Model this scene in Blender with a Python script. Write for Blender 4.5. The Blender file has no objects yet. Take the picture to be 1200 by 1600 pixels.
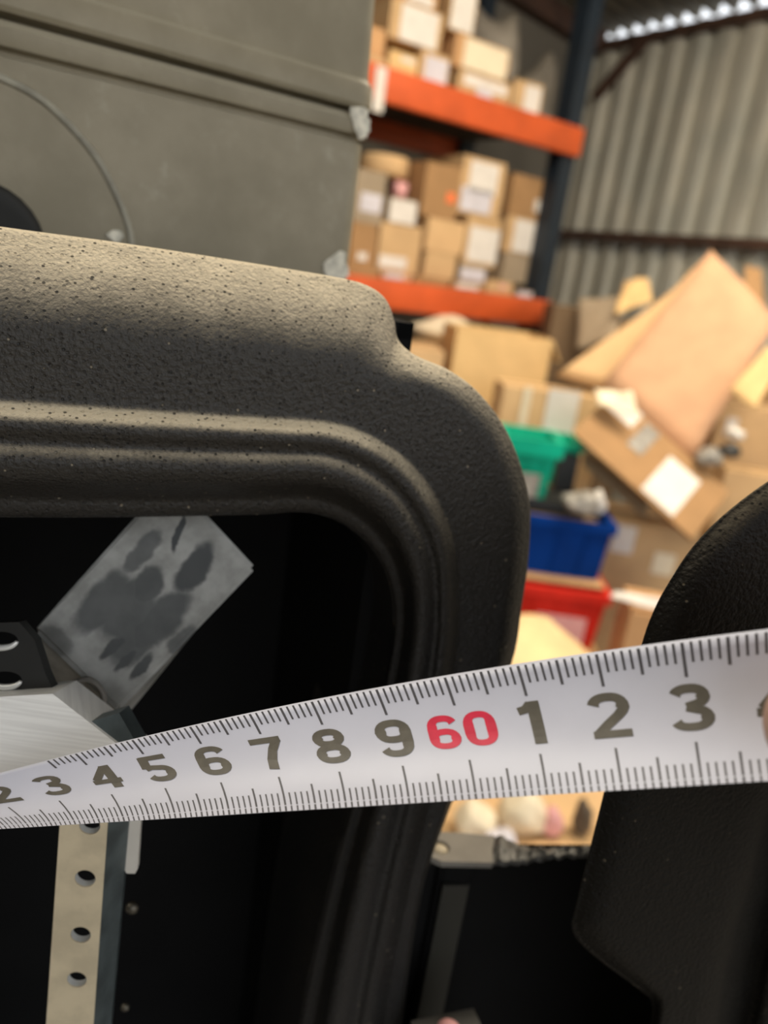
import bpy, bmesh, math, random
from mathutils import Vector, Matrix
random.seed(7)
S = bpy.context.scene
COL = S.collection
V3 = Vector

# ------------------------------------------------------------------ camera
F_PX = 1200.0
PITCH, ROLL = math.radians(17.3), math.radians(8.0)
EYE = V3((0, 0, 1.45))
FWD = V3((0, math.cos(PITCH), -math.sin(PITCH)))
_u0 = V3((0, math.sin(PITCH), math.cos(PITCH)))
_r0 = V3((1, 0, 0))
RIGHT = _r0 * math.cos(ROLL) + _u0 * math.sin(ROLL)
UP = _u0 * math.cos(ROLL) - _r0 * math.sin(ROLL)
cam_d = bpy.data.cameras.new('camera')
cam = bpy.data.objects.new('camera', cam_d)
COL.objects.link(cam)
cam.matrix_world = Matrix(((RIGHT.x, UP.x, -FWD.x, EYE.x), (RIGHT.y, UP.y, -FWD.y, EYE.y),
                           (RIGHT.z, UP.z, -FWD.z, EYE.z), (0, 0, 0, 1)))
cam_d.sensor_fit = 'VERTICAL'
cam_d.sensor_height = 36.0
cam_d.lens = 27.0
cam_d.clip_start, cam_d.clip_end = 0.005, 100
cam_d.dof.use_dof = True
cam_d.dof.focus_distance = 0.134
cam_d.dof.aperture_fstop = 27.0 / 2.0        # a 2 mm wide lens opening
S.camera = cam

# ------------------------------------------------------------------ light
W = bpy.data.worlds.new('daylight'); S.world = W; W.use_nodes = True
wn = W.node_tree.nodes; wn['Background'].inputs[0].default_value = (0.93, 0.96, 1.0, 1)
wn['Background'].inputs[1].default_value = 1.65


def area(name, loc, target, sx, sy, power, col):
    l = bpy.data.lights.new(name, 'AREA'); l.shape = 'RECTANGLE'; l.size = sx; l.size_y = sy
    l.energy = power; l.color = col
    o = bpy.data.objects.new(name, l); COL.objects.link(o); o.location = loc
    o.rotation_euler = (V3(target) - V3(loc)).to_track_quat('-Z', 'Y').to_euler()
    return o


area('roof_light', (1.3, 2.2, 3.45), (1.3, 2.9, 0.6), 2.2, 1.6, 180, (1.0, 0.86, 0.66))
area('roof_light', (-1.6, 0.1, 3.4), (-0.1, 0.3, 1.4), 1.4, 1.4, 55, (1.0, 0.93, 0.80))
vs = S.view_settings
vs.view_transform = 'Standard'; vs.look = 'None'; vs.gamma = 1.0; vs.use_curve_mapping = False
vs.exposure = 0.0


# ------------------------------------------------------------------ geometry helpers
def ray(px, py):
    return FWD + RIGHT * ((px - 600) / F_PX) - UP * ((py - 800) / F_PX)


def P(px, py, d):                      # point at optical depth d
    return EYE + ray(px, py) * d


def on_plane(px, py, p0, n):
    r = ray(px, py)
    return EYE + r * ((p0 - EYE).dot(n) / r.dot(n))


def at_height(px, py, z):
    return on_plane(px, py, V3((0, 0, z)), V3((0, 0, 1)))


def heading(deg):
    a = math.radians(deg)
    return V3((math.sin(a), math.cos(a), 0))


def mesh(name, verts, faces, mat, parent=None, smooth=False, label=None, cat=None, group=None, kind=None):
    me = bpy.data.meshes.new(name)
    me.from_pydata([tuple(v) for v in verts], [], faces)
    bm = bmesh.new(); bm.from_mesh(me)
    bmesh.ops.recalc_face_normals(bm, faces=bm.faces)
    bm.to_mesh(me); bm.free()
    return link(name, me, mat, parent, smooth, label, cat, group, kind)


def link(name, me, mat, parent=None, smooth=False, label=None, cat=None, group=None, kind=None):
    if mat is not None and not me.materials:
        me.materials.append(mat)
    if smooth:
        for p in me.polygons:
            p.use_smooth = True
    o = bpy.data.objects.new(name, me); COL.objects.link(o)
    if parent is not None:
        o.parent = parent
        o.matrix_parent_inverse = parent.matrix_world.inverted()
    tag(o, label, cat, group, kind)
    return o


def tag(o, label=None, cat=None, group=None, kind=None):
    if label: o['label'] = label
    if cat: o['category'] = cat
    if group: o['group'] = group
    if kind: o['kind'] = kind


def empty(name, loc, label=None, cat=None, group=None, kind=None, rot=0.0):
    o = bpy.data.objects.new(name, None); COL.objects.link(o)
    o.empty_display_size = 0.05
    o.matrix_world = Matrix.Translation(loc) @ Matrix.Rotation(rot, 4, 'Z')
    tag(o, label, cat, group, kind)
    return o


def box_geo(c, ax, ay, az):            # centre and three half vectors
    vs_ = [c + ax * i + ay * j + az * k for i in (-1, 1) for j in (-1, 1) for k in (-1, 1)]
    fs = [(0, 1, 3, 2), (4, 6, 7, 5), (0, 4, 5, 1), (2, 3, 7, 6), (0, 2, 6, 4), (1, 5, 7, 3)]
    return vs_, fs


def join_geo(parts):
    vs_, fs = [], []
    for v, f in parts:
        n = len(vs_); vs_ += v; fs += [tuple(i + n for i in q) for q in f]
    return vs_, fs


def box(name, c, ax, ay, az, mat, parent=None, bevel=0.0, **k):
    v, f = box_geo(V3(c), V3(ax), V3(ay), V3(az))
    o = mesh(name, v, f, mat, parent, **k)
    if bevel:
        bm = bmesh.new(); bm.from_mesh(o.data)
        bmesh.ops.bevel(bm, geom=bm.edges[:], offset=bevel, segments=2, affect='EDGES', profile=0.5)
        bm.to_mesh(o.data); bm.free()
        for p in o.data.polygons: p.use_smooth = True
        try: o.data.set_sharp_from_angle(angle=math.radians(50))
        except Exception: pass
    return o


def loft(rows, close=False):
    vs_ = [p for r in rows for p in r]; n = len(rows[0]); fs = []
    for i in range(len(rows) - 1):
        for j in range(n - 1 + (1 if close else 0)):
            a, b = i * n + j, i * n + (j + 1) % n
            fs.append((a, b, b + n, a + n))
    return vs_, fs


def catmull(pts, sub):
    out = []
    n = len(pts)
    for i in range(n - 1):
        p0 = pts[i - 1] if i > 0 else pts[0] * 2 - pts[1]
        p1, p2 = pts[i], pts[i + 1]
        p3 = pts[i + 2] if i + 2 < n else pts[-1] * 2 - pts[-2]
        for k in range(sub):
            t = k / sub
            out.append(0.5 * ((2 * p1) + (p2 - p0) * t + (2 * p0 - 5 * p1 + 4 * p2 - p3) * t * t
                              + (3 * p1 - p0 - 3 * p2 + p3) * t ** 3))
    out.append(pts[-1].copy())
    return out


def tube(pts, r, seg=8, caps=True):
    rows = []
    n = len(pts); ref = None
    for i, p in enumerate(pts):
        d = (pts[min(i + 1, n - 1)] - pts[max(i - 1, 0)]).normalized()
        if ref is None:
            ref = d.orthogonal().normalized()
        ref = (ref - d * ref.dot(d)).normalized()
        b = d.cross(ref)
        rr = r[i] if isinstance(r, (list, tuple)) else r
        rows.append([p + (ref * math.cos(2 * math.pi * k / seg) + b * math.sin(2 * math.pi * k / seg)) * rr for k in range(seg)])
    v, f = loft(rows, True)
    if caps:
        f.append(tuple(range(seg))); f.append(tuple((n - 1) * seg + k for k in range(seg)))
    return v, f


def plate(name, outline, holes, front, back_off, mat, parent=None, **k):
    """flat plate with through holes; outline/holes are lists of 3-D points on the front face"""
    bm = bmesh.new()
    loops = []
    for lp in [outline] + holes:
        vv = [bm.verts.new(p) for p in lp]
        ee = [bm.edges.new((vv[i], vv[(i + 1) % len(vv)])) for i in range(len(vv))]
        loops.append((vv, ee))
    bmesh.ops.triangle_fill(bm, edges=bm.edges[:], use_beauty=True, use_dissolve=False)
    front_faces = bm.faces[:]
    bm.verts.index_update()
    m = {}
    for vv, _ in loops:
        for v in vv: m[v] = bm.verts.new(v.co + back_off)
    for f in front_faces:
        bm.faces.new([m[v] for v in reversed(f.verts[:])])
    for vv, _ in loops:
        for i in range(len(vv)):
            a, b = vv[i], vv[(i + 1) % len(vv)]
            bm.faces.new((a, b, m[b], m[a]))
    bmesh.ops.recalc_face_normals(bm, faces=bm.faces)
    me = bpy.data.meshes.new(name); bm.to_mesh(me); bm.free()
    return link(name, me, mat, parent, **k)


# ------------------------------------------------------------------ materials
def mat_new(name):
    m = bpy.data.materials.new(name); m.use_nodes = True
    nt = m.node_tree
    return m, nt, nt.nodes['Principled BSDF']


def N(nt, typ, **kw):
    n = nt.nodes.new(typ)
    for a, b in kw.items():
        if a.startswith('i_'): n.inputs[a[2:]].default_value = b
        else: setattr(n, a, b)
    return n


def L(nt, a, b): nt.links.new(a, b)


def rgba(c): return (c[0], c[1], c[2], 1)


def maprange(nt, src, a, b, c=0.0, d=1.0, smooth=True):
    n = N(nt, 'ShaderNodeMapRange'); n.interpolation_type = 'SMOOTHSTEP' if smooth else 'LINEAR'
    n.inputs['From Min'].default_value = a; n.inputs['From Max'].default_value = b
    n.inputs['To Min'].default_value = c; n.inputs['To Max'].default_value = d
    L(nt, src, n.inputs['Value'])
    return n.outputs['Result']


def math_n(nt, op, a, b=None):
    n = N(nt, 'ShaderNodeMath', operation=op)
    for i, x in enumerate((a, b)):
        if x is None: continue
        if isinstance(x, (int, float)): n.inputs[i].default_value = x
        else: L(nt, x, n.inputs[i])
    return n.outputs[0]


def mixcol(nt, fac, a, b):
    n = N(nt, 'ShaderNodeMix', data_type='RGBA')
    if isinstance(fac, (int, float)): n.inputs[0].default_value = fac
    else: L(nt, fac, n.inputs[0])
    for s, x in ((6, a), (7, b)):
        if isinstance(x, tuple): n.inputs[s].default_value = rgba(x)
        else: L(nt, x, n.inputs[s])
    return n.outputs[2]


def obj_noise(nt, scale, detail=4, rough=0.55, stretch=None):
    tc = N(nt, 'ShaderNodeTexCoord')
    no = N(nt, 'ShaderNodeTexNoise')
    no.inputs['Scale'].default_value = scale; no.inputs['Detail'].default_value = detail
    no.inputs['Roughness'].default_value = rough
    if stretch:
        mp = N(nt, 'ShaderNodeMapping'); mp.inputs['Scale'].default_value = stretch
        L(nt, tc.outputs['Object'], mp.inputs['Vector']); L(nt, mp.outputs[0], no.inputs['Vector'])
    else:
        L(nt, tc.outputs['Object'], no.inputs['Vector'])
    return no.outputs[0]


def simple(name, col, rough=0.6, metal=0.0, var=0.15, scale=20, bump=0.0, bscale=200, spec=0.5, stretch=None):
    m, nt, b = mat_new(name)
    n = obj_noise(nt, scale, stretch=stretch)
    dark = tuple(c * (1 - var) for c in col); lite = tuple(min(1, c * (1 + var)) for c in col)
    L(nt, mixcol(nt, maprange(nt, n, 0.3, 0.7), dark, lite), b.inputs['Base Color'])
    b.inputs['Roughness'].default_value = rough; b.inputs['Metallic'].default_value = metal
    b.inputs['Specular IOR Level'].default_value = spec
    if bump:
        bn = N(nt, 'ShaderNodeBump'); bn.inputs['Strength'].default_value = bump; bn.inputs['Distance'].default_value = 0.3 / bscale
        L(nt, obj_noise(nt, bscale, 2), bn.inputs['Height']); L(nt, bn.outputs[0], b.inputs['Normal'])
    return m


def dusty_plastic(name, base, dust, lo, hi, rough=0.5, grain=1500.0, bump=0.8, patch=120.0, lit_film_amt=0.10, power=2.3, spec=0.25):
    """black grained plastic; dust settles on whatever faces upwards, down to the grain of the moulding"""
    m, nt, b = mat_new(name)
    g = N(nt, 'ShaderNodeNewGeometry')
    tc = N(nt, 'ShaderNodeTexCoord')
    vo = N(nt, 'ShaderNodeTexVoronoi'); vo.inputs['Scale'].default_value = grain * 0.55
    L(nt, tc.outputs['Object'], vo.inputs['Vector'])
    spot = maprange(nt, vo.outputs['Distance'], 0.18, 0.30, 1.0, 0.0)
    cs = N(nt, 'ShaderNodeSeparateColor'); L(nt, vo.outputs['Color'], cs.inputs[0])
    bn = N(nt, 'ShaderNodeBump'); bn.inputs['Strength'].default_value = bump; bn.inputs['Distance'].default_value = 0.0006
    h = math_n(nt, 'ADD', obj_noise(nt, grain * 0.7, 2, 0.55), math_n(nt, 'MULTIPLY', spot, -0.35))
    L(nt, h, bn.inputs['Height']); L(nt, bn.outputs[0], b.inputs['Normal'])
    sg = N(nt, 'ShaderNodeSeparateXYZ'); L(nt, g.outputs['Normal'], sg.inputs[0])
    sb = N(nt, 'ShaderNodeSeparateXYZ'); L(nt, bn.outputs[0], sb.inputs[0])
    up = math_n(nt, 'ADD', math_n(nt, 'MULTIPLY', sg.outputs['Z'], 0.72), math_n(nt, 'MULTIPLY', sb.outputs['Z'], 0.28))
    pn = obj_noise(nt, patch, 5, 0.6)
    fine = obj_noise(nt, grain * 0.8, 2, 0.6)
    lvl = math_n(nt, 'ADD', up, math_n(nt, 'MULTIPLY', math_n(nt, 'SUBTRACT', pn, 0.5), 0.30))
    lvl = math_n(nt, 'ADD', lvl, math_n(nt, 'MULTIPLY', math_n(nt, 'SUBTRACT', fine, 0.5), 0.22))
    fac = math_n(nt, 'POWER', maprange(nt, lvl, lo, hi, smooth=False), power)
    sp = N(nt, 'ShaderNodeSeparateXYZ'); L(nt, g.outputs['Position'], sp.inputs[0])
    film = math_n(nt, 'MULTIPLY', maprange(nt, sp.outputs['Z'], 1.345, 1.445), math_n(nt, 'MULTIPLY', maprange(nt, fine, 0.05, 0.95, 0.35, 1.0), lit_film_amt))  # dust film graded by height, painting in the light from above
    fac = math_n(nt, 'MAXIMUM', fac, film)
    col = mixcol(nt, fac, base, dust)
    pit = math_n(nt, 'MULTIPLY', spot, maprange(nt, cs.outputs[0], 0.30, 0.95))
    col = mixcol(nt, math_n(nt, 'MULTIPLY', pit, 0.85), col, tuple(x * 0.8 for x in base))
    speck = math_n(nt, 'MULTIPLY', spot, maprange(nt, cs.outputs[1], 0.97, 0.98))
    col = mixcol(nt, math_n(nt, 'MULTIPLY', speck, 0.30), col, dust)
    L(nt, col, b.inputs['Base Color'])
    L(nt, maprange(nt, fac, 0, 1, rough, 0.95, False), b.inputs['Roughness'])
    b.inputs['Specular IOR Level'].default_value = spec
    return m


M = {}
M['panel'] = dusty_plastic('dusty_black_plastic', (0.0115, 0.0112, 0.0112), (0.68, 0.575, 0.405), 0.0, 0.84, lit_film_amt=0.06, rough=0.44, spec=0.34)
M['panel2'] = dusty_plastic('grained_black_plastic', (0.0055, 0.005, 0.004), (0.30, 0.25, 0.17), 0.15, 1.1, grain=1300, lit_film_amt=0.015, spec=0.13)
M['cavity'] = simple('cavity_black', (0.006, 0.006, 0.006), 0.8, spec=0.15)
M['tape'] = simple('tape_white', (0.655, 0.655, 0.735), 0.38, var=0.03, scale=60, spec=0.4)
M['tick'] = simple('print_dark', (0.10, 0.094, 0.10), 0.5, var=0.1, scale=300)
M['num'] = simple('print_olive', (0.128, 0.114, 0.088), 0.5, var=0.12, scale=400)
M['red_num'] = simple('print_red', (0.72, 0.035, 0.075), 0.45, var=0.08, scale=400)
M['alu'] = simple('aluminium', (0.93, 0.92, 0.89), 0.38, 0.1, 0.08, 40, stretch=(1, 1, 40))
M['zinc'] = simple('zinc_plated', (0.60, 0.51, 0.35), 0.45, 0.12, 0.10, 160)
M['zinc_edge'] = simple('zinc_flange', (0.085, 0.105, 0.108), 0.4, 0.3, 0.25, 150)
M['bright'] = simple('bare_steel', (0.90, 0.90, 0.86), 0.25, 0.35, 0.05, 60)
M['grey_tab'] = simple('grey_plate', (0.27, 0.25, 0.22), 0.6, 0.1, 0.1, 80)
M['steel_dark'] = simple('dark_steel', (0.02, 0.02, 0.018), 0.45, 0.1, 0.2, 60)
M['screw'] = simple('dull_screw', (0.10, 0.09, 0.07), 0.4, 0.6, 0.2, 200)
M['rust'] = simple('red_primer_steel', (0.075, 0.038, 0.025), 0.7, 0.0, 0.3, 8)
M['orange'] = simple('orange_paint', (0.62, 0.10, 0.022), 0.5, 0.0, 0.12, 6)
M['blue'] = simple('blue_paint', (0.008, 0.016, 0.027), 0.5, 0.0, 0.2, 6)
M['wood'] = simple('deck_board', (0.10, 0.075, 0.05), 0.8, 0.0, 0.3, 12)
M['roof'] = simple('roof_sheet', (0.16, 0.14, 0.10), 0.7, 0.0, 0.15, 3)
M['floor'] = simple('concrete', (0.30, 0.27, 0.23), 0.85, 0.0, 0.2, 5, 0.3, 60)
M['back_wall'] = simple('back_sheet', (0.17, 0.155, 0.13), 0.7, 0.0, 0.15, 2)
M['white'] = simple('white_paper', (0.72, 0.68, 0.63), 0.7, 0.0, 0.06, 15)
M['cream'] = simple('cream_plastic', (0.78, 0.68, 0.50), 0.6, 0.0, 0.08, 8)
M['straw'] = simple('straw_sheet', (0.80, 0.58, 0.30), 0.7, 0.0, 0.12, 8)
M['lav'] = simple('lilac_paper', (0.62, 0.60, 0.66), 0.7, 0.0, 0.08, 20)
M['greywrap'] = simple('grey_wrap', (0.27, 0.24, 0.20), 0.5, 0.0, 0.2, 8)
M['pink'] = simple('pink_film', (0.75, 0.38, 0.38), 0.5, 0.0, 0.1, 20)
M['sticker'] = simple('orange_sticker', (0.90, 0.20, 0.06), 0.5, 0.0, 0.05, 20)
M['ptape'] = simple('parcel_tape', (0.46, 0.30, 0.15), 0.25, 0.0, 0.1, 20)
M['green'] = simple('green_plastic', (0.0, 0.40, 0.25), 0.5, 0.0, 0.1, 8, spec=0.2)
M['bluebin'] = simple('blue_plastic', (0.0, 0.032, 0.20), 0.7, 0.0, 0.15, 8, spec=0.1)
M['redbin'] = simple('red_plastic', (0.68, 0.028, 0.016), 0.5, 0.0, 0.12, 8, spec=0.15)
M['black'] = simple('black_plastic', (0.02, 0.02, 0.02), 0.45, 0.0, 0.2, 20)
M['greyfilm'] = simple('grey_film', (0.30, 0.28, 0.25), 0.3, 0.0, 0.35, 25)
M['bench'] = simple('bench_steel', (0.05, 0.05, 0.05), 0.6, 0.0, 0.2, 20)
M['recess_shade'] = simple('recess_shade_black', (0.02, 0.019, 0.015), 0.7)
M['skin'] = simple('skin', (0.50, 0.30, 0.21), 0.5, 0.0, 0.12, 60, 0.2, 700)
CARD = {}
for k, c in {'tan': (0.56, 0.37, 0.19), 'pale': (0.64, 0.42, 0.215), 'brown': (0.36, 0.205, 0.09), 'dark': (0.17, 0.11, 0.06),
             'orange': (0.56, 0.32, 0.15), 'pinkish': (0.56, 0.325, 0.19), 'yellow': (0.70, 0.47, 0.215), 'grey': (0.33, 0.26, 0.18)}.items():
    CARD[k] = simple('cardboard_' + k, c, 0.85, 0.0, 0.07, 9)


def corrugated_mat():
    m, nt, b = mat_new('galvanised_sheet')
    n = obj_noise(nt, 2.2, 5)
    col = mixcol(nt, maprange(nt, n, 0.3, 0.7), (0.52, 0.52, 0.46), (0.66, 0.63, 0.54))
    n2 = obj_noise(nt, 9, 4, 0.6, (1, 1, 0.12))
    col = mixcol(nt, maprange(nt, n2, 0.5, 0.75, 0, 0.4), col, (0.25, 0.22, 0.17))
    L(nt, col, b.inputs['Base Color'])
    b.inputs['Metallic'].default_value = 0.25; b.inputs['Roughness'].default_value = 0.5
    return m


M['sheet'] = corrugated_mat()


def olive_mat():
    m, nt, b = mat_new('scuffed_olive_plastic')
    g = N(nt, 'ShaderNodeNewGeometry'); sep = N(nt, 'ShaderNodeSeparateXYZ'); L(nt, g.outputs['Normal'], sep.inputs[0])
    n1 = obj_noise(nt, 22, 6, 0.62); n2 = obj_noise(nt, 130, 5, 0.65)
    col = mixcol(nt, maprange(nt, n1, 0.35, 0.72), (0.275, 0.235, 0.155), (0.375, 0.322, 0.222))
    col = mixcol(nt, math_n(nt, 'MULTIPLY', maprange(nt, n2, 0.54, 0.78), maprange(nt, n1, 0.45, 0.7, 0.0, 0.75)), col, (0.52, 0.47, 0.35))
    dust = maprange(nt, sep.outputs['Z'], 0.22, 0.8)
    col = mixcol(nt, math_n(nt, 'MULTIPLY', dust, 0.8), col, (0.46, 0.41, 0.30))
    L(nt, col, b.inputs['Base Color']); b.inputs['Roughness'].default_value = 0.5
    b.inputs['Specular IOR Level'].default_value = 0.3
    bn = N(nt, 'ShaderNodeBump'); bn.inputs['Strength'].default_value = 0.15; bn.inputs['Distance'].default_value = 0.0003
    L(nt, obj_noise(nt, 500, 3), bn.inputs['Height']); L(nt, bn.outputs[0], b.inputs['Normal'])
    return m


M['olive'] = olive_mat()
M['scuff'] = simple('scuff_white', (0.78, 0.72, 0.57), 0.7, 0, 0.25, 300)

# ================================================================== THE SETTING
UD, VD, WD = heading(55), heading(145), heading(-35)     # along the rack, along the sheet wall, away behind the rack
Z = V3((0, 0, 1))
FLOOR_Z = 0.0
corner = P(862, 450, 6.0); corner.z = 0
eave_p = on_plane(900, 72, corner, UD); EAVE = eave_p.z
ridge_p = on_plane(790, 0, corner, WD)
dz = (ridge_p.z - EAVE) / ((corner - ridge_p).dot(UD)); SLOPE = max(0.12, min(0.6, dz))

mesh('floor', [corner + WD * 4 + UD * 6, corner + VD * 30 + UD * 6, corner + VD * 30 - UD * 25, corner + WD * 4 - UD * 25],
     [(0, 1, 2, 3)], M['floor'], kind='structure')
# trapezoid sheet on the right
PITCH_R = 0.19
rows_b, rows_t = [], []
t = -0.2
while t < 7.5:
    for dt, off in ((0.0, 0.0), (0.065, 0.0), (0.09, -0.05), (0.165, -0.05)):
        p = corner + VD * (t + dt) + UD * (off + 0.03)
        rows_b.append(p.copy()); rows_t.append(p + Z * EAVE)
    t += PITCH_R
v, f = loft([rows_b, rows_t])
wall_r = mesh('wall_right', v, f, M['sheet'], kind='structure')
v, f = loft([[corner + WD * 0.02 - UD * 9, corner + WD * 0.02 + UD * 0.03],
             [corner + WD * 0.02 - UD * 9 + Z * (EAVE + 9 * SLOPE), corner + WD * 0.02 + UD * 0.03 + Z * EAVE]])
mesh('wall_back', v, f, M['back_wall'], kind='structure')
v, f = loft([[corner + WD * 0.02 - UD * 8.2, corner + VD * 9 - UD * 8.2], [corner + WD * 0.02 - UD * 8.2 + Z * (EAVE + 8.2 * SLOPE), corner + VD * 9 - UD * 8.2 + Z * (EAVE + 8.2 * SLOPE)]])
mesh('wall_left', v, f, M['back_wall'], kind='structure')
# roof sheet whose ribs leave daylight gaps above the eave beam
rise = (-UD + Z * SLOPE).normalized()
rn = rise.cross(VD).normalized()
if rn.z < 0: rn = -rn
ea, eb = [], []
t = -0.3
base_e = corner + Z * (EAVE + 0.07) + UD * 0.04
while t < 7.5:
    for dt, h in ((0.0, -0.05), (0.03, -0.05), (0.042, 0.07), (0.123, 0.07)):
        p = base_e + VD * (t + dt) + rn * h
        ea.append(p); eb.append(p + rise * (8.4 / math.cos(math.atan(SLOPE))))
    t += 0.135
v, f = loft([ea, eb])
mesh('ceiling', v, f, M['roof'], kind='structure')


def beam_between(name, a, b, wx, wz, mat, up=Z, parent=None, **k):
    d = (b - a).normalized(); s = d.cross(up).normalized(); u = s.cross(d).normalized()
    return box(name, (a + b) / 2, (b - a) / 2, s * wx / 2, u * wz / 2, mat, parent, **k)


g1 = on_plane(1045, 375, corner - UD * 0.03, UD); gz = g1.z
box('trim_1', corner + VD * 3.6 - UD * 0.06 + Z * gz, VD * 3.7, UD * 0.045, Z * 0.028, M['rust'], kind='structure')
box('trim_2', corner + VD * 3.6 - UD * 0.04 + Z * (EAVE - 0.055), VD * 3.7, UD * 0.03, Z * 0.03, M['rust'], kind='structure')
ra = corner - WD * 0.05 + Z * (EAVE - 0.02) - UD * 0.03
beam_between('trim_3', ra, ra + (-UD + Z * SLOPE) * 6, 0.10, 0.16, M['rust'], kind='structure')
b0 = on_plane(1008, 62, corner - UD * 0.06, UD); b1 = on_plane(930, 152, corner - UD * 0.06, UD)
beam_between('trim_4', b0, b1, 0.05, 0.06, M['rust'], up=UD, kind='structure')

# ================================================================== PALLET RACK
E = P(897, 245, 3.95)                    # lower corner of the upper beam's free end
E0 = V3((E.x, E.y, 0))
p_low = on_plane(850, 508, E0, WD)
BH = 0.135
zu0 = E.z; zl0 = p_low.z - 0.005
RL, RD = 2.7, 0.95                       # bay length and depth
rack = empty('pallet_rack', E0 - UD * RL / 2 + WD * RD / 2, 'orange beamed pallet rack with dark blue posts loaded with cartons', 'rack')
for du in (0.0, -RL):
    for dw in (0.06, RD - 0.04):
        box('upright_post', E0 + UD * (du - 0.03) + WD * dw + Z * 1.62, UD * 0.045, WD * 0.05, Z * 1.62, M['blue'], rack)
    for k in range(2):
        a = E0 + UD * (du - 0.06) + WD * 0.1 + Z * (0.3 + 0.7 * k); b = a + WD * (RD - 0.2) + Z * (0.6 if k % 2 else 0.0) + Z * 0.0
        beam_between('brace', a, b, 0.03, 0.03, M['blue'], parent=rack)
for z0, nm in ((zl0, 'lower'), (zu0, 'upper')):
    for dw in (0.0, RD - 0.02):
        box('beam', E0 - UD * (RL / 2 - 0.02) + WD * dw + Z * (z0 + BH / 2), UD * (RL / 2), WD * 0.022, Z * BH / 2, M['orange'], rack, bevel=0.006)
    for k in range(9):
        box('deck_board', E0 - UD * (0.15 + 0.295 * k) + WD * RD / 2 + Z * (z0 + BH - 0.012), UD * 0.14, WD * (RD / 2 - 0.02), Z * 0.012, M['wood'], rack)
DECK_L, DECK_U = zl0 + BH + 0.001, zu0 + BH + 0.001
tagp = on_plane(593, 140, E0 - WD * 0.03, WD)
mesh('price_strip', *box_geo(tagp, UD * 0.026, WD * 0.002, Z * 0.085), M['white'], label='narrow white card strip hanging over the left of the upper orange beam', cat='tag')


# ------------------------------------------------------------------ cartons
def carton(c, w, d, h, rot, col, label, name='carton', group=None, lab=(), flaps=None, tape=True, tilt=None, roll=0.0):
    """c = centre of the base; front faces local -Y.  lab = list of (x, z, w, h, material) on the front in -1..1"""
    o = empty(name, c, label, 'box', group, rot=rot)
    if tilt is not None:
        o.matrix_world = Matrix.Translation(c) @ tilt.to_4x4()
    MW = o.matrix_world.copy()

    def add(nm, geo, mat, par=None):
        vv = [MW @ p for p in geo[0]]
        q = mesh(nm, [p - MW.translation for p in vv], geo[1], mat)
        q.location = MW.translation
        bpy.context.view_layer.update()
        q.parent = o if par is None else par
        q.matrix_parent_inverse = q.parent.matrix_world.inverted()
        return q
    X, Y = V3((1, 0, 0)), V3((0, 1, 0))
    cm = CARD[col]
    if flaps is None:
        # slightly bulged closed carton with a top seam
        bs = 0.004 * min(1, w * 3)
        vv = []
        for k, zz in enumerate((0, h * 0.5, h)):
            e = bs if k == 1 else 0
            vv += [V3((-w / 2 - e, -d / 2 - e, zz)), V3((w / 2 + e, -d / 2 - e, zz)), V3((w / 2 + e, d / 2 + e, zz)), V3((-w / 2 - e, d / 2 + e, zz))]
        ff = [(0, 1, 2, 3), (8, 9, 10, 11)]
        for k in (0, 4):
            for i in range(4):
                ff.append((k + i, k + (i + 1) % 4, k + 4 + (i + 1) % 4, k + 4 + i))
        add('body', (vv, ff), cm)
        fl = 0.004
        add('top_flap', box_geo(V3((0, -d / 4 - 0.001, h + fl / 2)), X * (w / 2), Y * (d / 4 - 0.002), Z * fl / 2), cm)
        add('top_flap', box_geo(V3((0, d / 4 + 0.001, h + fl / 2)), X * (w / 2), Y * (d / 4 - 0.002), Z * fl / 2), cm)
        if tape:
            add('packing_tape', join_geo([box_geo(V3((0, 0, h + fl + 0.0006)), X * (w / 2 + 0.001), Y * 0.024, Z * 0.0005),
                                          box_geo(V3((w / 2 + 0.002, 0, h - min(0.035, h * 0.3))), X * 0.001, Y * 0.024, Z * min(0.035, h * 0.3))]), M['ptape'])
    else:
        t_ = 0.004
        parts = [box_geo(V3((0, 0, t_)), X * w / 2, Y * d / 2, Z * t_)]
        for sx in (-1, 1):
            parts.append(box_geo(V3((sx * (w / 2 - t_), 0, h / 2)), X * t_, Y * d / 2, Z * h / 2))
        for sy in (-1, 1):
            parts.append(box_geo(V3((0, sy * (d / 2 - t_), h / 2)), X * (w / 2 - 2 * t_), Y * t_, Z * h / 2))
        add('body', join_geo(parts), cm)
        for side, ang, ln in flaps:
            a = math.radians(ang)
            if side in 'LR':
                s = -1 if side == 'L' else 1
                dv = V3((s * math.sin(a), 0, math.cos(a))); q = V3((s * (w / 2 - t_), 0, h)); al = Y * (d / 2)
            else:
                s = -1 if side == 'F' else 1
                dv = V3((0, s * math.sin(a), math.cos(a))); q = V3((0, s * (d / 2 - t_), h)); al = X * (w / 2)
            nn = dv.cross(al).normalized()
            add('top_flap', box_geo(q + dv * ln / 2, dv * ln / 2, al, nn * 0.003), cm)
    for (lx, lz, lw, lh, lm) in lab:
        add('shipping_label', box_geo(V3((lx * w / 2, -d / 2 - 0.0055 * min(1, w * 3), h / 2 + lz * h / 2)), X * min(0.47, lw / 3.3) * w, Y * 0.001, Z * min(0.47, lh / 3.3) * h), M[lm])
    return o


RACK_ROT = math.atan2(UD.y, UD.x)


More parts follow.
